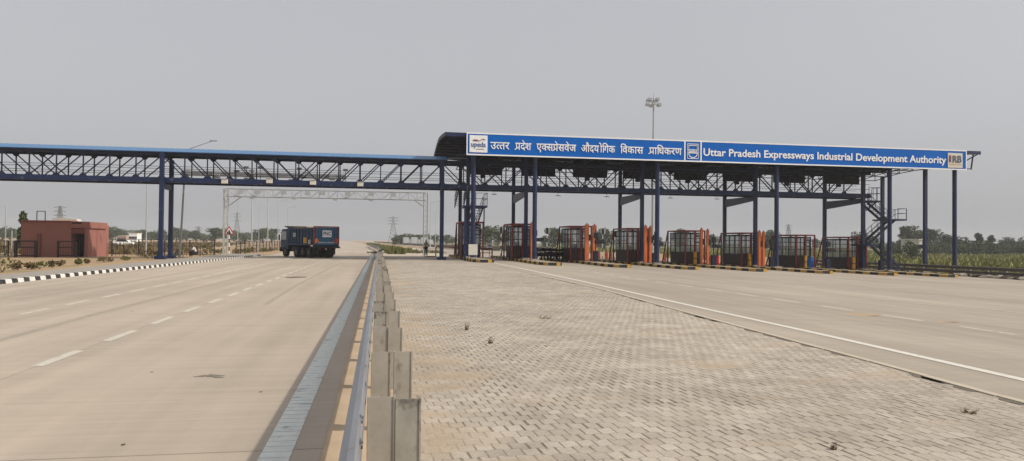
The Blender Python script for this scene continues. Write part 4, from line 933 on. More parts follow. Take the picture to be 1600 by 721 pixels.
for i, (px, lb) in enumerate(((944, 'left of the fourth toll booth'), (956, 'touching the fourth toll booth'), (1029, 'right of the fourth booth pillars'), (1120, 'behind the red extinguisher'), (1198, 'right of the sixth booth pillars'))):
    p = AT(px, 392, 92); z = gz(p.x); r = thing('road_barrier', 'pale block barrier with red ends far behind the lanes, '+lb, 'barrier', (p.x, 92, z), 0, 'block barriers behind the lanes')
    MB().prism([(92-.3, z), (92+.3, z), (92+.14, z+1.0), (92-.14, z+1.0)], 'x', p.x-.8, p.x+.8).build('block', SANDL, r)
    for s in (-1, 1): MB().prism([(92-.31, z), (92+.31, z), (92+.15, z+1.02), (92-.15, z+1.02)], 'x', p.x+s*.8-.2, p.x+s*.8+.2).build('end_block', RED, r)
# ------------------------------------------------------------------ right edge barrier and rubble
rb = thing('guardrail', 'dull brown double guardrail at the right edge of the plaza before the field', 'guardrail', (54.3, 60, -1.1))
for zz in (.95, .55):
    b = MB(); pr_ = [(54.2, zz), (54.12, zz-.04), (54.12, zz-.10), (54.2, zz-.155), (54.12, zz-.21), (54.12, zz-.27), (54.2, zz-.31), (54.23, zz-.15)]
    b.add([(x, y, z-1.12) for y in (30, 95) for x, z in pr_], [(j, (j+1) % 8, (j+1) % 8+8, j+8) for j in range(8)]); b.build('beam', mat('dull steel beam', (.13, .115, .10), rough=.7, var=.2), rb)
for k in range(33): MB().box((54.25, 30+2*k, -1.2), (54.4, 30.1+2*k, -.16)).build('post', GALV, rb)
rnd = random.Random(5)
RUBL = ['nearest to the yellow kerb nose', 'second from the yellow kerb nose', 'third from the kerb nose', 'fourth from the kerb nose', 'fifth from the kerb nose', 'sixth from the kerb nose', 'seventh from the kerb nose', 'left one of the two middle lumps', 'right one of the two middle lumps', 'seventh from the right edge', 'sixth from the right edge', 'fifth from the right edge', 'fourth from the right edge', 'third from the right edge', 'second from the right edge', 'at the very right edge']
for i in range(16):
    px = 1502+i*6.4; p = G(px+rnd.uniform(-2, 2), 431.5+(px-1500)*.065+rnd.uniform(-.5, .5)); s = rnd.uniform(.18, .5)*(1.3 if i in (1, 14) else 1)
    bm = bmesh.new(); bmesh.ops.create_icosphere(bm, subdivisions=2, radius=s)
    for v_ in bm.verts: v_.co = Vector((v_.co.x*1.8, v_.co.y, v_.co.z*.5))*(1+rnd.uniform(-.16, .16))
    me = bpy.data.meshes.new('rubble_stone'); bm.to_mesh(me); bm.free(); me.materials.append([STONE, CONC, BROWN][i % 3]); o = bpy.data.objects.new('rubble_stone', me); COL.objects.link(o); o.location = (p.x, p.y, gz(p.x)+s*.2); o.rotation_euler.z = rnd.uniform(0, 3)
    tag(o, '%s lump of broken rubble past the last island, %s' % (['pale', 'grey', 'dark'][i % 3], RUBL[i]), 'stone', 'rubble by the right guardrail')

# ------------------------------------------------------------------ street lights, high mast, gantry, pylons
r = thing('street_lamp', 'leaning grey street lamp with long arm rising past the footbridge roof', 'street lamp', (-17.6, 70.8, 0))
MB().tube((-17.75, 70.8, -.1), (-17.35, 70.8, 9.75), .11, 10, .06).build('pole', GALV, r)
MB().tube((-17.35, 70.8, 9.72), (-15.1, 70.8, 10.62), .04, 8, .03).build('arm', GALV, r); MB().box((-15.3, 70.7, 10.58), (-14.7, 70.9, 10.68)).build('lamp_head', GALV, r)
for i, (px, Y, h, rr) in enumerate(((228, 76, 8.0, .07), (393, 100, 10.5, .09), (418, 130, 10, .09), (434, 165, 10, .09), (449, 200, 10, .1), (371, 92, 6, .05), (404, 115, 7, .05), (672, 150, 9.5, .1), (680, 180, 9, .08))):
    p = AT(px, 390, Y); r = thing('street_lamp', 'thin pale lamp pole %s' % ['left of the blue bridge column', 'first right of the warning sign', 'third right of the warning sign', 'left of the dump truck', 'rising behind the dump truck cab', 'close beside the warning sign', 'second right of the warning sign', 'just right of the gantry right leg', 'farthest right, before the near blue column'][i], 'street lamp', (p.x, Y, -.1), 0, 'pale lamp poles')
    MB().tube((p.x, Y, -.1), (p.x, Y, h), rr, 8, rr*.6).build('pole', PALE, r)
    if h > 7: MB().tube((p.x, Y, h-.1), (p.x+1.6, Y, h+.3), .04, 6).build('arm', PALE, r); MB().box((p.x+1.4, Y-.12, h+.25), (p.x+2.0, Y+.12, h+.35)).build('lamp_head', PALE, r)
hx = AT(1020, 300, 110).x
r = thing('high_mast_light', 'very tall floodlight mast rising above the middle of the sign board', 'floodlight', (hx, 110, -.9)); MB().tube((hx, 110, -.9), (hx+.02, 110, 24.6), .22, 12, .10).build('mast', GALV, r)
ring = MB()
for k in range(16):
    a, b_ = 2*pi*k/16, 2*pi*(k+1)/16; ring.tube((hx+.75*cos(a), 110+.75*sin(a), 24.0), (hx+.75*cos(b_), 110+.75*sin(b_), 24.0), .05, 6)
for k in range(4): a = pi*k/2; ring.tube((hx, 110, 24.0), (hx+.75*cos(a), 110+.75*sin(a), 24.0), .04, 6)
ring.build('head_ring', GALV, r)
for k in range(9):
    a = 2*pi*k/9+.2; c = Vector((hx+.95*cos(a), 110+.95*sin(a), 23.7+(.55 if k % 2 else -.2))); b = MB(); b.cbox(c, (.55, .4, .4)); b.build('floodlight_head', GALV, r)
MB().tube((hx, 110, 24.6), (hx, 110, 25.4), .03, 6).build('lightning_rod', GALV, r)

# silver lattice gantry over the carriageway
gx0, gx1, gy = -16.8, 5.25, 86.0
r = thing('sign_gantry', 'silver lattice gantry with cameras spanning the carriageway behind the footbridge', 'gantry', (-6, 86, 0))
SILV = mat('silver paint', (.40, .41, .41), rough=.5, var=.15, scale=3)
for x in (gx0, gx1):
    l = MB()
    for dx, dy in ((-.22, -.22), (.22, -.22), (.22, .22), (-.22, .22)): l.tube((x+dx, gy+dy, -.1), (x+dx, gy+dy, 7.25), .05, 6)
    for k in range(12):
        z = .1+.6*k; l.tube((x-.22, gy-.22, z), (x+.22, gy-.22, z+.6), .025, 4); l.tube((x-.22, gy+.22, z+.6), (x+.22, gy+.22, z), .025, 4)
    l.build('leg', SILV, r)
l = MB(); n = 22
for z in (6.42, 7.28):
    for dy in (-.4, .4): l.tube((gx0, gy+dy, z), (gx1, gy+dy, z), .045, 6)
for k in range(n):
    a, b_ = gx0+(gx1-gx0)*k/n, gx0+(gx1-gx0)*(k+1)/n
    for dy in (-.4, .4):
        l.tube((a, gy+dy, 6.42), (a, gy+dy, 7.28), .025, 5); l.tube((a, gy+dy, 6.42 if k % 2 else 7.28), (b_, gy+dy, 7.28 if k % 2 else 6.42), .025, 5)
    l.tube((a, gy-.4, 6.42), (b_, gy+.4, 6.42), .025, 4); l.tube((a, gy-.4, 7.28), (a, gy+.4, 7.28), .025, 4)
l.build('truss', SILV, r)
l = MB(); l.bar((gx0+.2, gy, 5.3), (gx0+1.6, gy, 6.4), .12); l.bar((gx1-.2, gy, 5.6), (gx1-1.3, gy, 6.4), .10); l.build('knee_brace', SILV, r)
for i, x in enumerate((-15.2, -13.4, -10.6, -8.0, -6.4, -3.6, -1.0, 1.5)):
    MB().box((x-.30, gy-.62, 6.75), (x+.30, gy-.42, 7.15)).build('equipment_box', SILV, r)
for i, x in enumerate((-14, -9.5, -5, -1)): MB().box((x-.25, gy-.5, 6.18), (x+.25, gy-.1, 6.34)).build('scanner', SILV, r)

def pylon(px, Y, z1, label, w_=4.5):
    p = AT(px, 375, Y); r = thing('pylon', label, 'pylon', (p.x, Y, 0)); l = MB(); x = p.x
    def wd(z): t = z/z1; return w_*(1-t)**1.3/2+.45
    lv = [z1*q for q in (0, .2, .36, .5, .62, .72, .81, .89, 1.0)]
    for a, b_ in zip(lv, lv[1:]):
        for s in (-1, 1):
            for u in (-1, 1): l.bar((x+s*wd(a), Y+u*wd(a), a), (x+s*wd(b_), Y+u*wd(b_), b_), .34)
        for u in (-1, 1): l.bar((x-wd(a), Y+u*wd(a), a), (x+wd(b_), Y+u*wd(b_), b_), .2); l.bar((x+wd(a), Y+u*wd(a), a), (x-wd(b_), Y+u*wd(b_), b_), .2); l.bar((x-wd(a), Y+u*wd(a), a), (x+wd(a), Y+u*wd(a), a), .18)
    l.build('tower', PYL, r)
    for q in (.72, .84, .95):
        z = z1*q; c = MB(); 
        for s in (-1, 1): c.bar((x, Y, z+.8), (x+s*w_*.62, Y, z), .25); c.bar((x, Y, z-.3), (x+s*w_*.62, Y, z), .22)
        c.build('crossarm', PYL, r)
pylon(614, 620, 21.5, 'lattice power pylon standing above the bend of the road', 7)
pylon(370, 800, 29, 'faint tall power pylon above the warning triangle', 7)
pylon(93, 520, 22, 'power pylon rising behind the roof of the red building', 6)
pylon(310, 800, 14, 'faint short pylon right of the blue bridge column', 6)
pylon(1232, 620, 20, 'faint power pylon between the sixth and seventh toll booths', 6)

# ------------------------------------------------------------------ warning sign
p = AT(358, 365, 85); r = thing('warning_sign', 'triangular red bordered warning sign on a striped post beside the gantry leg', 'road sign', (p.x, 85, 0)); x = p.x
def tri(s, y, m_, nm, zc=2.5):
    b = MB(); b.prism([(x-s, zc-s*.57), (x+s, zc-s*.57), (x, zc+s*1.15)], 'y', y, y+.012); return b.build(nm, m_, r)
tri(.56, 85.0, REFL, 'border'); tri(.38, 84.975, WHITE, 'face')
b = MB(); b.box((x-.22, 84.95, 2.32), (x-.10, 84.965, 2.5)); b.box((x-.05, 84.95, 2.28), (x+.08, 84.965, 2.66)); b.box((x+.12, 84.95, 2.3), (x+.17, 84.965, 2.5)); b.box((x-.26, 84.95, 2.25), (x+.26, 84.965, 2.29)); b.build('pictogram', BLACK, r)
for k in range(5): MB().tube((x, 85.1, .44*k-.05), (x, 85.1, .44*k+.386), .06, 8).build('post_band', WHITE if k % 2 == 0 else BLACK, r)

# ------------------------------------------------------------------ red building
r = thing('brick_red_building', 'low terracotta building with flat roof and recessed entrance left of the road', 'building', (-28, 76, 0)); 
bx0, bx1, by0, by1 = -31.4, -25.9, 72.2, 77.4
MB().box((bx0, by0, -.1), (-27.3, by1, 3.05)).build('wall', TERRA, r)
MB().box((-27.3, by0+1.9, -.1), (bx1-.02, by1, 2.9)).build('wall', TERRA, r)
MB().box((bx1-.28, by0, -.1), (bx1, by0+4.1, 2.98)).build('wall', TERRA, r)
MB().box((-27.3, by0+.02, 2.05), (bx1-.28, by0+1.8, 2.5)).build('porch_beam', TERRD, r)
MB().box((-27.3, by0-.12, 2.55), (bx1+.16, by0+4.3, 3.12)).build('canopy_slab', TERRA, r)
MB().box((bx0-.12, by0-.12, 3.06), (-27.3, by1+.1, 3.2)).build('roof_edge', TERRD, r)
MB().box((-27.2, by0+1.80, 0), (-26.9, by0+1.885, 2.0)).build('door', BLACK, r); MB().box((-26.80, by0+1.80, 0), (-26.62, by0+1.885, 2.0)).build('pillar', WHITE, r); MB().box((-26.55, by0+1.80, 0.0), (-26.1, by0+1.885, 1.9)).build('doorway', BLACK, r); MB().box((-26.5, by0+1.74, .1), (-26.15, by0+1.79, 1.0)).build('steel_gate', PALE, r)
MB().box((-27.2, by0-.15, 2.92), (-26.4, by0-.125, 3.06)).build('nameplate', BLACK, r); MB().box((-27.28, by0+.9, .6), (-27.27, by0+1.6, 1.5)).build('window', BLACK, r)
MB().prism([(-30.2, 3.2), (-28.0, 3.2), (-28.1, 3.42), (-29.2, 3.55), (-30.2, 3.46)], 'y', 75.5, 76.5).build('water_tank', CREAM, r)
b = MB(); b.bar((-31.3, 75, 3.2), (-31.3, 75, 4.1), .06); b.bar((-30.6, 75, 3.2), (-30.6, 75, 4.1), .06); b.bar((-31.3, 75, 4.1), (-30.6, 75, 4.1), .06); b.build('roof_ladder', BLACK, r)
MB().box((-30.0, 72.0, 0), (-29.75, 72.19, 2.0)).build('pier', TERRD, r)

# railings
def railing(name, pts, h, step, label, cat='railing', thick=.05, group=None):
    r = thing(name, label, cat, pts[0], 0, group); rails = MB(); pk = MB(); posts = []
    for a, b_ in zip(pts, pts[1:]):
        a = Vector(a); b_ = Vector(b_)
        for z in (h, h*.12, h*.62): rails.bar(a+Vector((0, 0, z)), b_+Vector((0, 0, z)), thick)
        n = int((b_-a).length/step)
        for i in range(n+1): q = a.lerp(b_, i/n); pk.bar(q, q+Vector((0, 0, h)), .02)
        n2 = max(1, round((b_-a).length/2.6))
        for i in range(n2+1): q = a.lerp(b_, i/n2); MB().bar(q, q+Vector((0, 0, h+.03)), thick*1.8).build('post', FENCE, r)
    rails.build('rail', FENCE, r); pk.build('pickets', FENCE, r)
zf = -.08
railing('railing', [(-25.4, 76.8, zf), (-16.6, 79.5, zf)], 1.62, .32, 'black steel railing from the red building to the gantry leg')
railing('railing', [(-16.4, 90, zf), (-16.0, 125, zf), (-17.5, 170, zf)], 1.5, .6, 'dark railing running away beside the pale poles towards the truck')
g0 = AT(24, 400, 70).x; g1 = AT(56, 400, 70).x
railing('gate', [(g0, 70, zf), (g1, 70, zf)], 1.42, .16, 'dark open gate leaf in front of the left corner of the red building', 'gate', .11)
g0 = AT(92, 400, 71.2).x; g1 = AT(120, 400, 71.2).x
railing('gate', [(g0, 71.0, zf), (g1, 71.0, zf)], 1.42, .2, 'dark gate leaf in front of the entrance of the red building', 'gate', .08)
railing('railing', [(-45, 74, zf), (-33.2, 74, zf)], 1.40, .3, 'grey green railing at the far left edge of the photo')
for i, (px, Y, h) in enumerate(((8, 76, 4.6), (18, 78, 2.3))):
    p = AT(px, 395, Y); r = thing('pole', ['tall thin grey pole at the far left behind the railing', 'short pale post left of the open gate'][i], 'pole', (p.x, Y, -.1)); MB().tube((p.x, Y, -.1), (p.x, Y, h), .05, 6).build('shaft', PALE, r); MB().tube((p.x, Y, -.1), (p.x, Y, .2), .1, 6).build('footing', CONC, r)
# far things behind the railing: car, house, white trucks
def far_house(px0, px1, y0, Y, h, m_, label):
    a, b_ = AT(px0, y0, Y).x, AT(px1, y0, Y).x; r = thing('house', label, 'house', (a, Y, 0)); MB().box((a, Y, -.2), (b_, Y+6, h)).build('wall', m_, r); MB().box((a-.2, Y-.2, h), (b_+.2, Y+6.2, h+.25)).build('roof', CREAM, r)
    n = 3
    for k in range(n): x = a+(b_-a)*(k+.5)/n; MB().box((x-.5, Y-.03, h*.35), (x+.5, Y-.005, h*.65)).build('window', BLACK, r)
far_house(201, 214, 376, 330, 3.6, WHITE, 'small white distant house left of the blue bridge column')
far_house(183, 197, 376, 360, 2.6, mat('pinkish wall', (.45, .30, .25)), 'pinkish distant house right of the red building')
far_house(1436, 1441, 400, 150, 3.0, CREAM, 'pale small hut left of the rear right column')
def car(loc, rz, m_, label):
    r = thing('parked_car', label, 'car', loc, rz); b = MB()
    b.prism([(-2.1, .35), (2.1, .35), (2.15, .8), (1.3, .95), (.7, 1.42), (-1.1, 1.45), (-1.75, 1.0), (-2.15, .9)], 'y', -.8, .8); b.build('body', m_, r, local=True, bevel=.05)
    MB().prism([(-1.55, 1.0), (1.2, .98), (.65, 1.36), (-1.05, 1.38)], 'y', -.82, .82).build('window', BLACK, r, local=True)
    for x in (-1.35, 1.35):
        for y in (-.72, .72): MB().tube((x, y-.1, .32), (x, y+.1, .32), .32, 14).build('wheel', RUB, r, local=True)
p = AT(193, 380, 175); car((p.x, 175, -.1), .1, WHITE, 'pale car parked beyond the railing right of the red building')
def box_truck(loc, rz, L_, m_, label):
    r = thing('lorry', label, 'lorry', loc, rz, 'white lorries behind the far barrier'); MB().box((-L_/2, -1.2, 1.0), (L_/2-2.0, 1.2, 3.4)).build('cargo_box', m_, r, local=True, bevel=.05); MB().prism([(L_/2-1.8, .6), (L_/2, .6), (L_/2, 1.7), (L_/2-.3, 2.6), (L_/2-1.8, 2.6)], 'y', -1.15, 1.15).build('cab', m_, r, local=True); MB().box((-L_/2, -1, .55), (L_/2, 1, .9)).build('chassis', TDARK, r, local=True)
    for x in (-L_/2+1, -L_/2+2.1, L_/2-1): 
        for y in (-1.0, 1.0): MB().tube((x, y-.15, .5), (x, y+.15, .5), .5, 12).build('wheel', RUB, r, local=True)
for px, Y, L_, m_, lb in ((638, 292, 4.2, PALE, 'white lorry parked left of the standing man, leftmost of three'), (651, 282, 4.4, PALE, 'grey white lorry in the middle of three, left of the man'), (667, 275, 4.6, PALE, 'long pale lorry behind the head of the standing man')):
    p = AT(px, 380, Y); box_truck((p.x, Y, -.4), .08, L_, m_, lb)
# far concrete barrier
a = AT(686, 383, 190); r = thing('barrier_wall', 'long low concrete barrier of the far carriageway behind the standing man', 'barrier', (12, 190, -.1)); b = MB()
pts = [(30, 125), (20, 165), (14.5, 200), (12, 260), (8, 356), (-5, 700)]
for (x0_, y0_), (x1_, y1_) in zip(pts, pts[1:]): b.bar((x0_, y0_, .32), (x1_, y1_, .32), .35, .72)
b.build('wall', mat('grimy barrier concrete', (.20, .17, .14), rough=.9, var=.25, scale=.5), r); 
b = MB(); [b.bar((x0_, y0_, .74), (x1_, y1_, .74), .25, .10) for (x0_, y0_), (x1_, y1_) in zip(pts, pts[1:])]; b.build('coping', CONC, r)

# ------------------------------------------------------------------ dump truck
dt = thing('dump_truck', 'dark blue dump truck turning across the road with white plate on its tailgate', 'truck', (0, 0, 0))
def D(nm, mb, m_, parent=None, bevel=0): return mb.build(nm, m_, parent or dt, local=True, bevel=bevel)
# local axes: +y forward, x right; rear face at y=-3.6
D('tipper_body', MB().prism([(-3.55, 1.18), (1.75, 1.18), (1.95, 2.75), (-3.55, 2.85)], 'x', -1.24, 1.24), TBLUE, bevel=.02)
ribs = MB()
for k in range(8):
    y = -3.3+.68*k
    for s in (-1, 1): ribs.box((s*1.27-.03, y, 1.25), (s*1.27+.03, y+.08, 2.68))
for s in (-1, 1): ribs.box((s*1.28-.04, -3.55, 2.68), (s*1.28+.04, 1.9, 2.8)); ribs.box((s*1.28-.04, -3.55, 1.18), (s*1.28+.04, 1.8, 1.28))
D('side_rib', ribs, TBLUE)
D('load', MB().prism([(-1.9, 2.8), (1.5, 2.76), (1.2, 2.92), (.2, 2.98), (-1.5, 2.95)], 'x', -1.0, 1.0), SAND)
D('cab_guard', MB().prism([(1.75, 2.75), (3.0, 2.98), (3.0, 3.05), (1.75, 2.92)], 'x', -1.15, 1.15), TDARK)
tg = D('tailgate', MB().box((-1.22, -3.66, 1.22), (1.22, -3.56, 2.86)), TEAL)
fr2 = MB(); 
for s in (-1, 1): fr2.box((s*1.25-.05, -3.72, 1.2), (s*1.25+.05, -3.6, 2.96))
fr2.box((-1.2, -3.72, 2.87), (1.2, -3.58, 2.97)); D('tailgate_frame', fr2, RED)
rb2 = MB()
for k in range(9): 
    x = -1.08+.27*k
    if abs(x) > .5: rb2.box((x-.03, -3.69, 1.75), (x+.03, -3.662, 2.84))
D('tailgate_rib', rb2, TBLUE)
D('number_board', MB().box((-.42, -3.73, 1.95), (.50, -3.69, 2.58)), WHITE)
v, f = text_mesh('PNC', .03)
me = bpy.data.meshes.new('board_lettering'); mnx, mxx = min(q[0] for q in v), max(q[0] for q in v)
me.from_pydata([(-.35+(q[0]-mnx)/(mxx-mnx)*.78, -3.735, 2.12+q[1]*.5) for q in v], [], f); me.materials.append(LOGOG); o = bpy.data.objects.new('board_lettering', me); COL.objects.link(o); o.parent = dt
for s, m_ in ((-1, AMB), (1, REFL)): D('reflector', MB().prism([(s*.75, 1.5), (s*1.18, 1.38), (s*1.18, 1.8), (s*.9, 1.85)], 'y', -3.70, -3.665), m_)
D('reflective_strip', MB().box((-.8, -3.70, 1.40), (-.05, -3.665, 1.50)).box((.05, -3.70, 1.40), (.8, -3.665, 1.50)), PALE)
D('chute_lip', MB().prism([(-3.56, 1.2), (-3.95, .98), (-3.9, .92), (-3.5, 1.1)], 'x', -1.3, 1.3), TDARK)
D('chassis', MB().box((-.5, -3.3, .72), (-.35, 3.3, 1.0)).box((.35, -3.3, .72), (.5, 3.3, 1.0)).box((-1.1, -3.4, .78), (1.1, -3.2, 1.05)).box((-1.15, .0, .55), (-.6, 1.3, 1.05)).box((.6, .0, .55), (1.15, 1.3, 1.05)), TDARK)
D('tail_light', MB().box((-.62, -3.45, .80), (-.42, -3.41, .95)), REFL); D('tail_light', MB().box((.42, -3.45, .80), (.62, -3.41, .95)), REFL); D('reverse_lamp', MB().tube((.1, -3.45, .85), (.1, -3.40, .85), .09, 10), WHITE)
D('cab', MB().prism([(2.0, .75), (3.72, .75), (3.80, 1.6), (3.55, 2.72), (2.0, 2.78)], 'x', -1.2, 1.2), TBLUE, bevel=.06)
D('side_window', MB().prism([(2.45, 1.68), (3.55, 1.68), (3.42, 2.5), (2.45, 2.5)], 'x', -1.215, 1.215), PALE); D('windscreen', MB().prism([(3.745, 1.7), (3.775, 1.7), (3.60, 2.6), (3.57, 2.6)], 'x', -1.05, 1.05), BLACK)
D('bumper', MB().box((-1.22, 3.7, .5), (1.22, 3.95, .95)), TDARK, bevel=.03); D('mirror', MB().box((-1.5, 3.5, 1.6), (-1.38, 3.6, 2.2)), BLACK); D('mirror', MB().box((1.38, 3.5, 1.6), (1.5, 3.6, 2.2)), BLACK)
D('side_decal', MB().box((-1.325, 0.05, 1.95), (-1.31, .65, 2.35)), PALE); D('side_decal', MB().box((-1.325, -2.3, 1.35), (-1.31, -1.6, 1.9)), YEL); D('side_decal', MB().box((-1.325, -3.1, 1.3), (-1.31, -2.6, 1.7)), PALE)
D('mudflap', MB().box((-1.15, -3.25, .3), (-.55, -3.22, .8)), TDARK); D('mudflap', MB().box((.55, -3.25, .3), (1.15, -3.22, .8)), TDARK)
for y in (-2.45, -1.15, .45 if False else -.02, 2.75):
    if y == -.02: y = .25
    for s in (-1, 1):
        wd = .32 if y > 2 else .55
        w_ = MB(); xo = s*1.2; xi = s*(1.2-wd); w_.tube((xi, y, .50), (xo, y, .50), .50, 22); wh = D('wheel', w_, RUB, bevel=.02)
        h_ = MB(); h_.tube((xo-.02*s, y, .50), (xo+.015*s, y, .50), .27, 16, .22); h_.tube((xo, y, .5), (xo+.05*s, y, .5), .09, 10); h_.build('rim', RIM, wh, local=True)
rear = G(506, 403.6); hd = radians(31)
dt.rotation_euler.z = hd
off = Matrix.Rotation(hd, 3, 'Z') @ Vector((0, -3.3, 0)); dt.location = (rear.x-off.x, rear.y-off.y+.6, 0)

# ------------------------------------------------------------------ people
def skin_mesh(name, verts, edges, radii, m_, parent, sub=1):
    me = bpy.data.meshes.new(name); me.from_pydata([tuple(v) for v in verts], edges, []); o = bpy.data.objects.new(name, me); COL.objects.link(o)
    o.modifiers.new('s', 'SKIN'); o.modifiers.new('d', 'SUBSURF').levels = sub; o.modifiers['d'].render_levels = sub
    for sv, rr in zip(me.skin_vertices[0].data, radii): sv.radius = (rr if isinstance(rr, tuple) else (rr, rr))
    me.skin_vertices[0].data[0].use_root = True
    dg = bpy.context.evaluated_depsgraph_get(); dg.update(); m2 = bpy.data.meshes.new_from_object(o.evaluated_get(dg)); bpy.data.objects.remove(o)
    m2.name = name; m2.materials.clear(); m2.materials.append(m_); m2.polygons.foreach_set('use_smooth', [True]*len(m2.polygons)); o = bpy.data.objects.new(name, m2); COL.objects.link(o); o.parent = parent; return o
def hand(vs, es, rs, root, palm, dirv, side):
    """five short unequal finger chains and a thumb from the palm vertex"""
    d = Vector(dirv).normalized(); sd = Vector(side).normalized(); p = Vector(palm)
    for k, ln in enumerate((.065, .078, .083, .076)):
        a = p+sd*(-.03+.02*k)+d*.035; i = len(vs); vs += [a, a+d*ln*.55, a+d*ln+sd.cross(d)*.012]; es += [(root, i), (i, i+1), (i+1, i+2)]; rs += [.009, .008, .007]
    i = len(vs); a = p-sd*.035; vs += [a, a-sd*.025+d*.035]; es += [(root, i), (i, i+1)]; rs += [.011, .009]
def man_standing(loc, rz, label):
    r = thing('person', label, 'person', loc, rz); 
    vs = [Vector(q) for q in ((0, 0, .98), (0, 0, 1.12), (0, .01, 1.30), (0, 0, 1.46), (0, .0, 1.55), (0, .01, 1.66), (0, .02, 1.76),
         (-.18, 0, 1.44), (-.24, .0, 1.16), (-.22, .10, .92), (.18, 0, 1.44), (.25, -.02, 1.16), (.27, .03, .90),
         (-.10, 0, .92), (-.11, .03, .52), (-.11, -.02, .09), (-.12, .13, .04), (.10, 0, .92), (.12, .01, .52), (.14, -.04, .09), (.16, .11, .04))]
    es = [(0, 1), (1, 2), (2, 3), (3, 4), (4, 5), (5, 6), (3, 7), (7, 8), (8, 9), (3, 10), (10, 11), (11, 12), (0, 13), (13, 14), (14, 15), (15, 16), (0, 17), (17, 18), (18, 19), (19, 20)]
    rs = [(.15, .10), (.14, .09), (.15, .10), (.11, .08), .055, (.078, .09), (.07, .08), .06, .043, .028, .06, .043, .028, .09, .06, .04, .03, .09, .06, .04, .03]
    hand(vs, es, rs, 9, (-.22, .12, .85), (0, .2, -1), (0, 1, 0)); hand(vs, es, rs, 12, (.27, .04, .83), (0, .1, -1), (0, 1, 0))
    skin_mesh('body', vs, es, rs, SKIN, r)
    g = 1.18; idx = [0, 1, 2, 3, 7, 8, 10, 11]; mp = {a: k for k, a in enumerate(idx)}
    sh_v = [vs[a] for a in idx]; sh_e = [(0, 1), (1, 2), (2, 3), (3, 4), (4, 5), (3, 6), (6, 7)]; skin_mesh('shirt', sh_v, sh_e, [(.19, .13), (.175, .12), (.18, .125), (.125, .10), .078, .06, .078, .06], SHIRT, r)
    tv = [vs[0], vs[13], vs[14], vs[15]+Vector((0, 0, .02)), vs[17], vs[18], vs[19]+Vector((0, 0, .02))]; skin_mesh('trousers', tv, [(0, 1), (1, 2), (2, 3), (0, 4), (4, 5), (5, 6)], [(.18, .13), .115, .085, .07, .115, .085, .07], TROU, r)
    skin_mesh('hair', [Vector((0, -.015, 1.70)), Vector((0, -.01, 1.80))], [(0, 1)], [(.088, .095), (.06, .07)], HAIR, r)
    f_ = MB(); f_.cbox((0, .105, 1.69), (.025, .03, .04)); f_.build('nose', SKIN, r, local=True)
    b = MB(); b.cbox((-.12, .07, .035), (.09, .27, .07)); b.cbox((.15, .05, .035), (.09, .27, .07)); b.build('shoes', BLACK, r, local=True, bevel=.02)
    return r
p = G(665.5, 401.2); man_standing((p.x, p.y, .0), 2.6, 'man in khaki shirt and dark trousers standing on the sand left of the blue column').scale = (1.03, 1.03, 1.03)
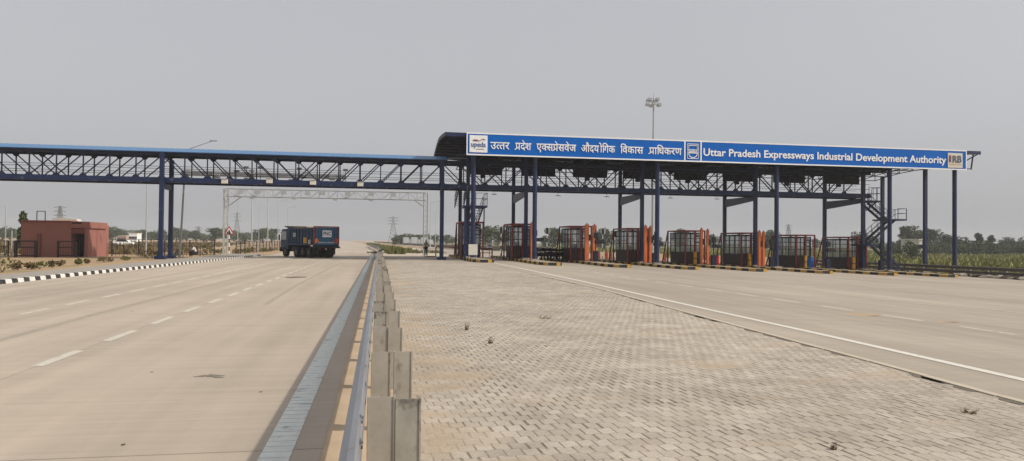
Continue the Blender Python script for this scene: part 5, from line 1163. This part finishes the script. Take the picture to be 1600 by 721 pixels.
def person_squat(loc, rz, label):
    r = thing('person', label, 'person', loc, rz)
    vs = [Vector(q) for q in ((0, -.18, .28), (0, -.14, .42), (0, -.04, .60), (0, .02, .74), (0, .05, .82), (0, .08, .92), (0, .09, 1.0), (-.17, .02, .70), (-.24, .18, .52), (-.20, .40, .42), (.17, .02, .70), (.24, .18, .52), (.20, .40, .40),
         (-.10, -.12, .27), (-.17, .28, .50), (-.13, .10, .10), (-.14, .24, .04), (.10, -.12, .27), (.17, .28, .50), (.13, .10, .10), (.14, .24, .04))]
    es = [(0, 1), (1, 2), (2, 3), (3, 4), (4, 5), (5, 6), (3, 7), (7, 8), (8, 9), (3, 10), (10, 11), (11, 12), (0, 13), (13, 14), (14, 15), (15, 16), (0, 17), (17, 18), (18, 19), (19, 20)]
    rs = [(.16, .12), (.15, .11), (.16, .11), (.11, .08), .055, (.078, .09), (.07, .08), .06, .043, .03, .06, .043, .03, .10, .07, .045, .035, .10, .07, .045, .035]
    hand(vs, es, rs, 9, (-.20, .45, .40), (0, 1, -.4), (0, .4, 1)); hand(vs, es, rs, 12, (.20, .45, .38), (0, 1, -.4), (0, .4, 1))
    skin_mesh('body', vs, es, rs, SKIN, r); skin_mesh('shirt', [vs[a] for a in (0, 1, 2, 3, 7, 8, 10, 11)], [(0, 1), (1, 2), (2, 3), (3, 4), (4, 5), (3, 6), (6, 7)], [(.20, .15), (.18, .14), (.19, .13), (.13, .1), .08, .06, .08, .06], WSHIRT, r)
    skin_mesh('trousers', [vs[a] for a in (0, 13, 14, 15, 17, 18, 19)], [(0, 1), (1, 2), (2, 3), (0, 4), (4, 5), (5, 6)], [(.18, .13), .12, .09, .06, .12, .09, .06], TROU, r); skin_mesh('hair', [Vector((0, .06, .96)), Vector((0, .07, 1.04))], [(0, 1)], [(.09, .095), (.06, .07)], HAIR, r)
    return r
p = G(299, 403.5); q_ = person_squat((p.x, p.y+.6, .1), 2.2, 'person in a white shirt crouching behind the striped kerb near the blue column'); q_.scale = (1.15, 1.15, 1.15)

# pile of sticks and low sand mounds beyond the bridge shadow
r = thing('brush_pile', 'thin pile of sticks on the sand left of the standing man', 'sticks', (4.2, 96, 0)); b = MB(); rnd = random.Random(9)
for k in range(40): a = rnd.uniform(0, pi); c = Vector((1.2+rnd.uniform(-2.6, 4.2), 97+rnd.uniform(-1, 1), .06+rnd.uniform(0, .15))); d_ = Vector((cos(a), sin(a)*.4, rnd.uniform(-.1, .2)))*rnd.uniform(.3, .8); b.tube(c-d_, c+d_, .03, 4)
b.build('sticks', BARK, r)

# ------------------------------------------------------------------ haze
hz = MB(); hz.box((-1500, -60, -2.5), (1500, 1700, 34))
hm = bpy.data.materials.new('haze'); hm.use_nodes = True; n = hm.node_tree.nodes; n.remove(n['Principled BSDF']); pv = n.new('ShaderNodeVolumePrincipled')
pv.inputs['Color'].default_value = (.93, .95, .96, 1); pv.inputs['Density'].default_value = .00042; pv.inputs['Anisotropy'].default_value = 0
hm.node_tree.links.new(pv.outputs[0], n['Material Output'].inputs['Volume'])
hz.build('haze', hm, kind='stuff', label='thin grey haze over the plain', cat='haze')
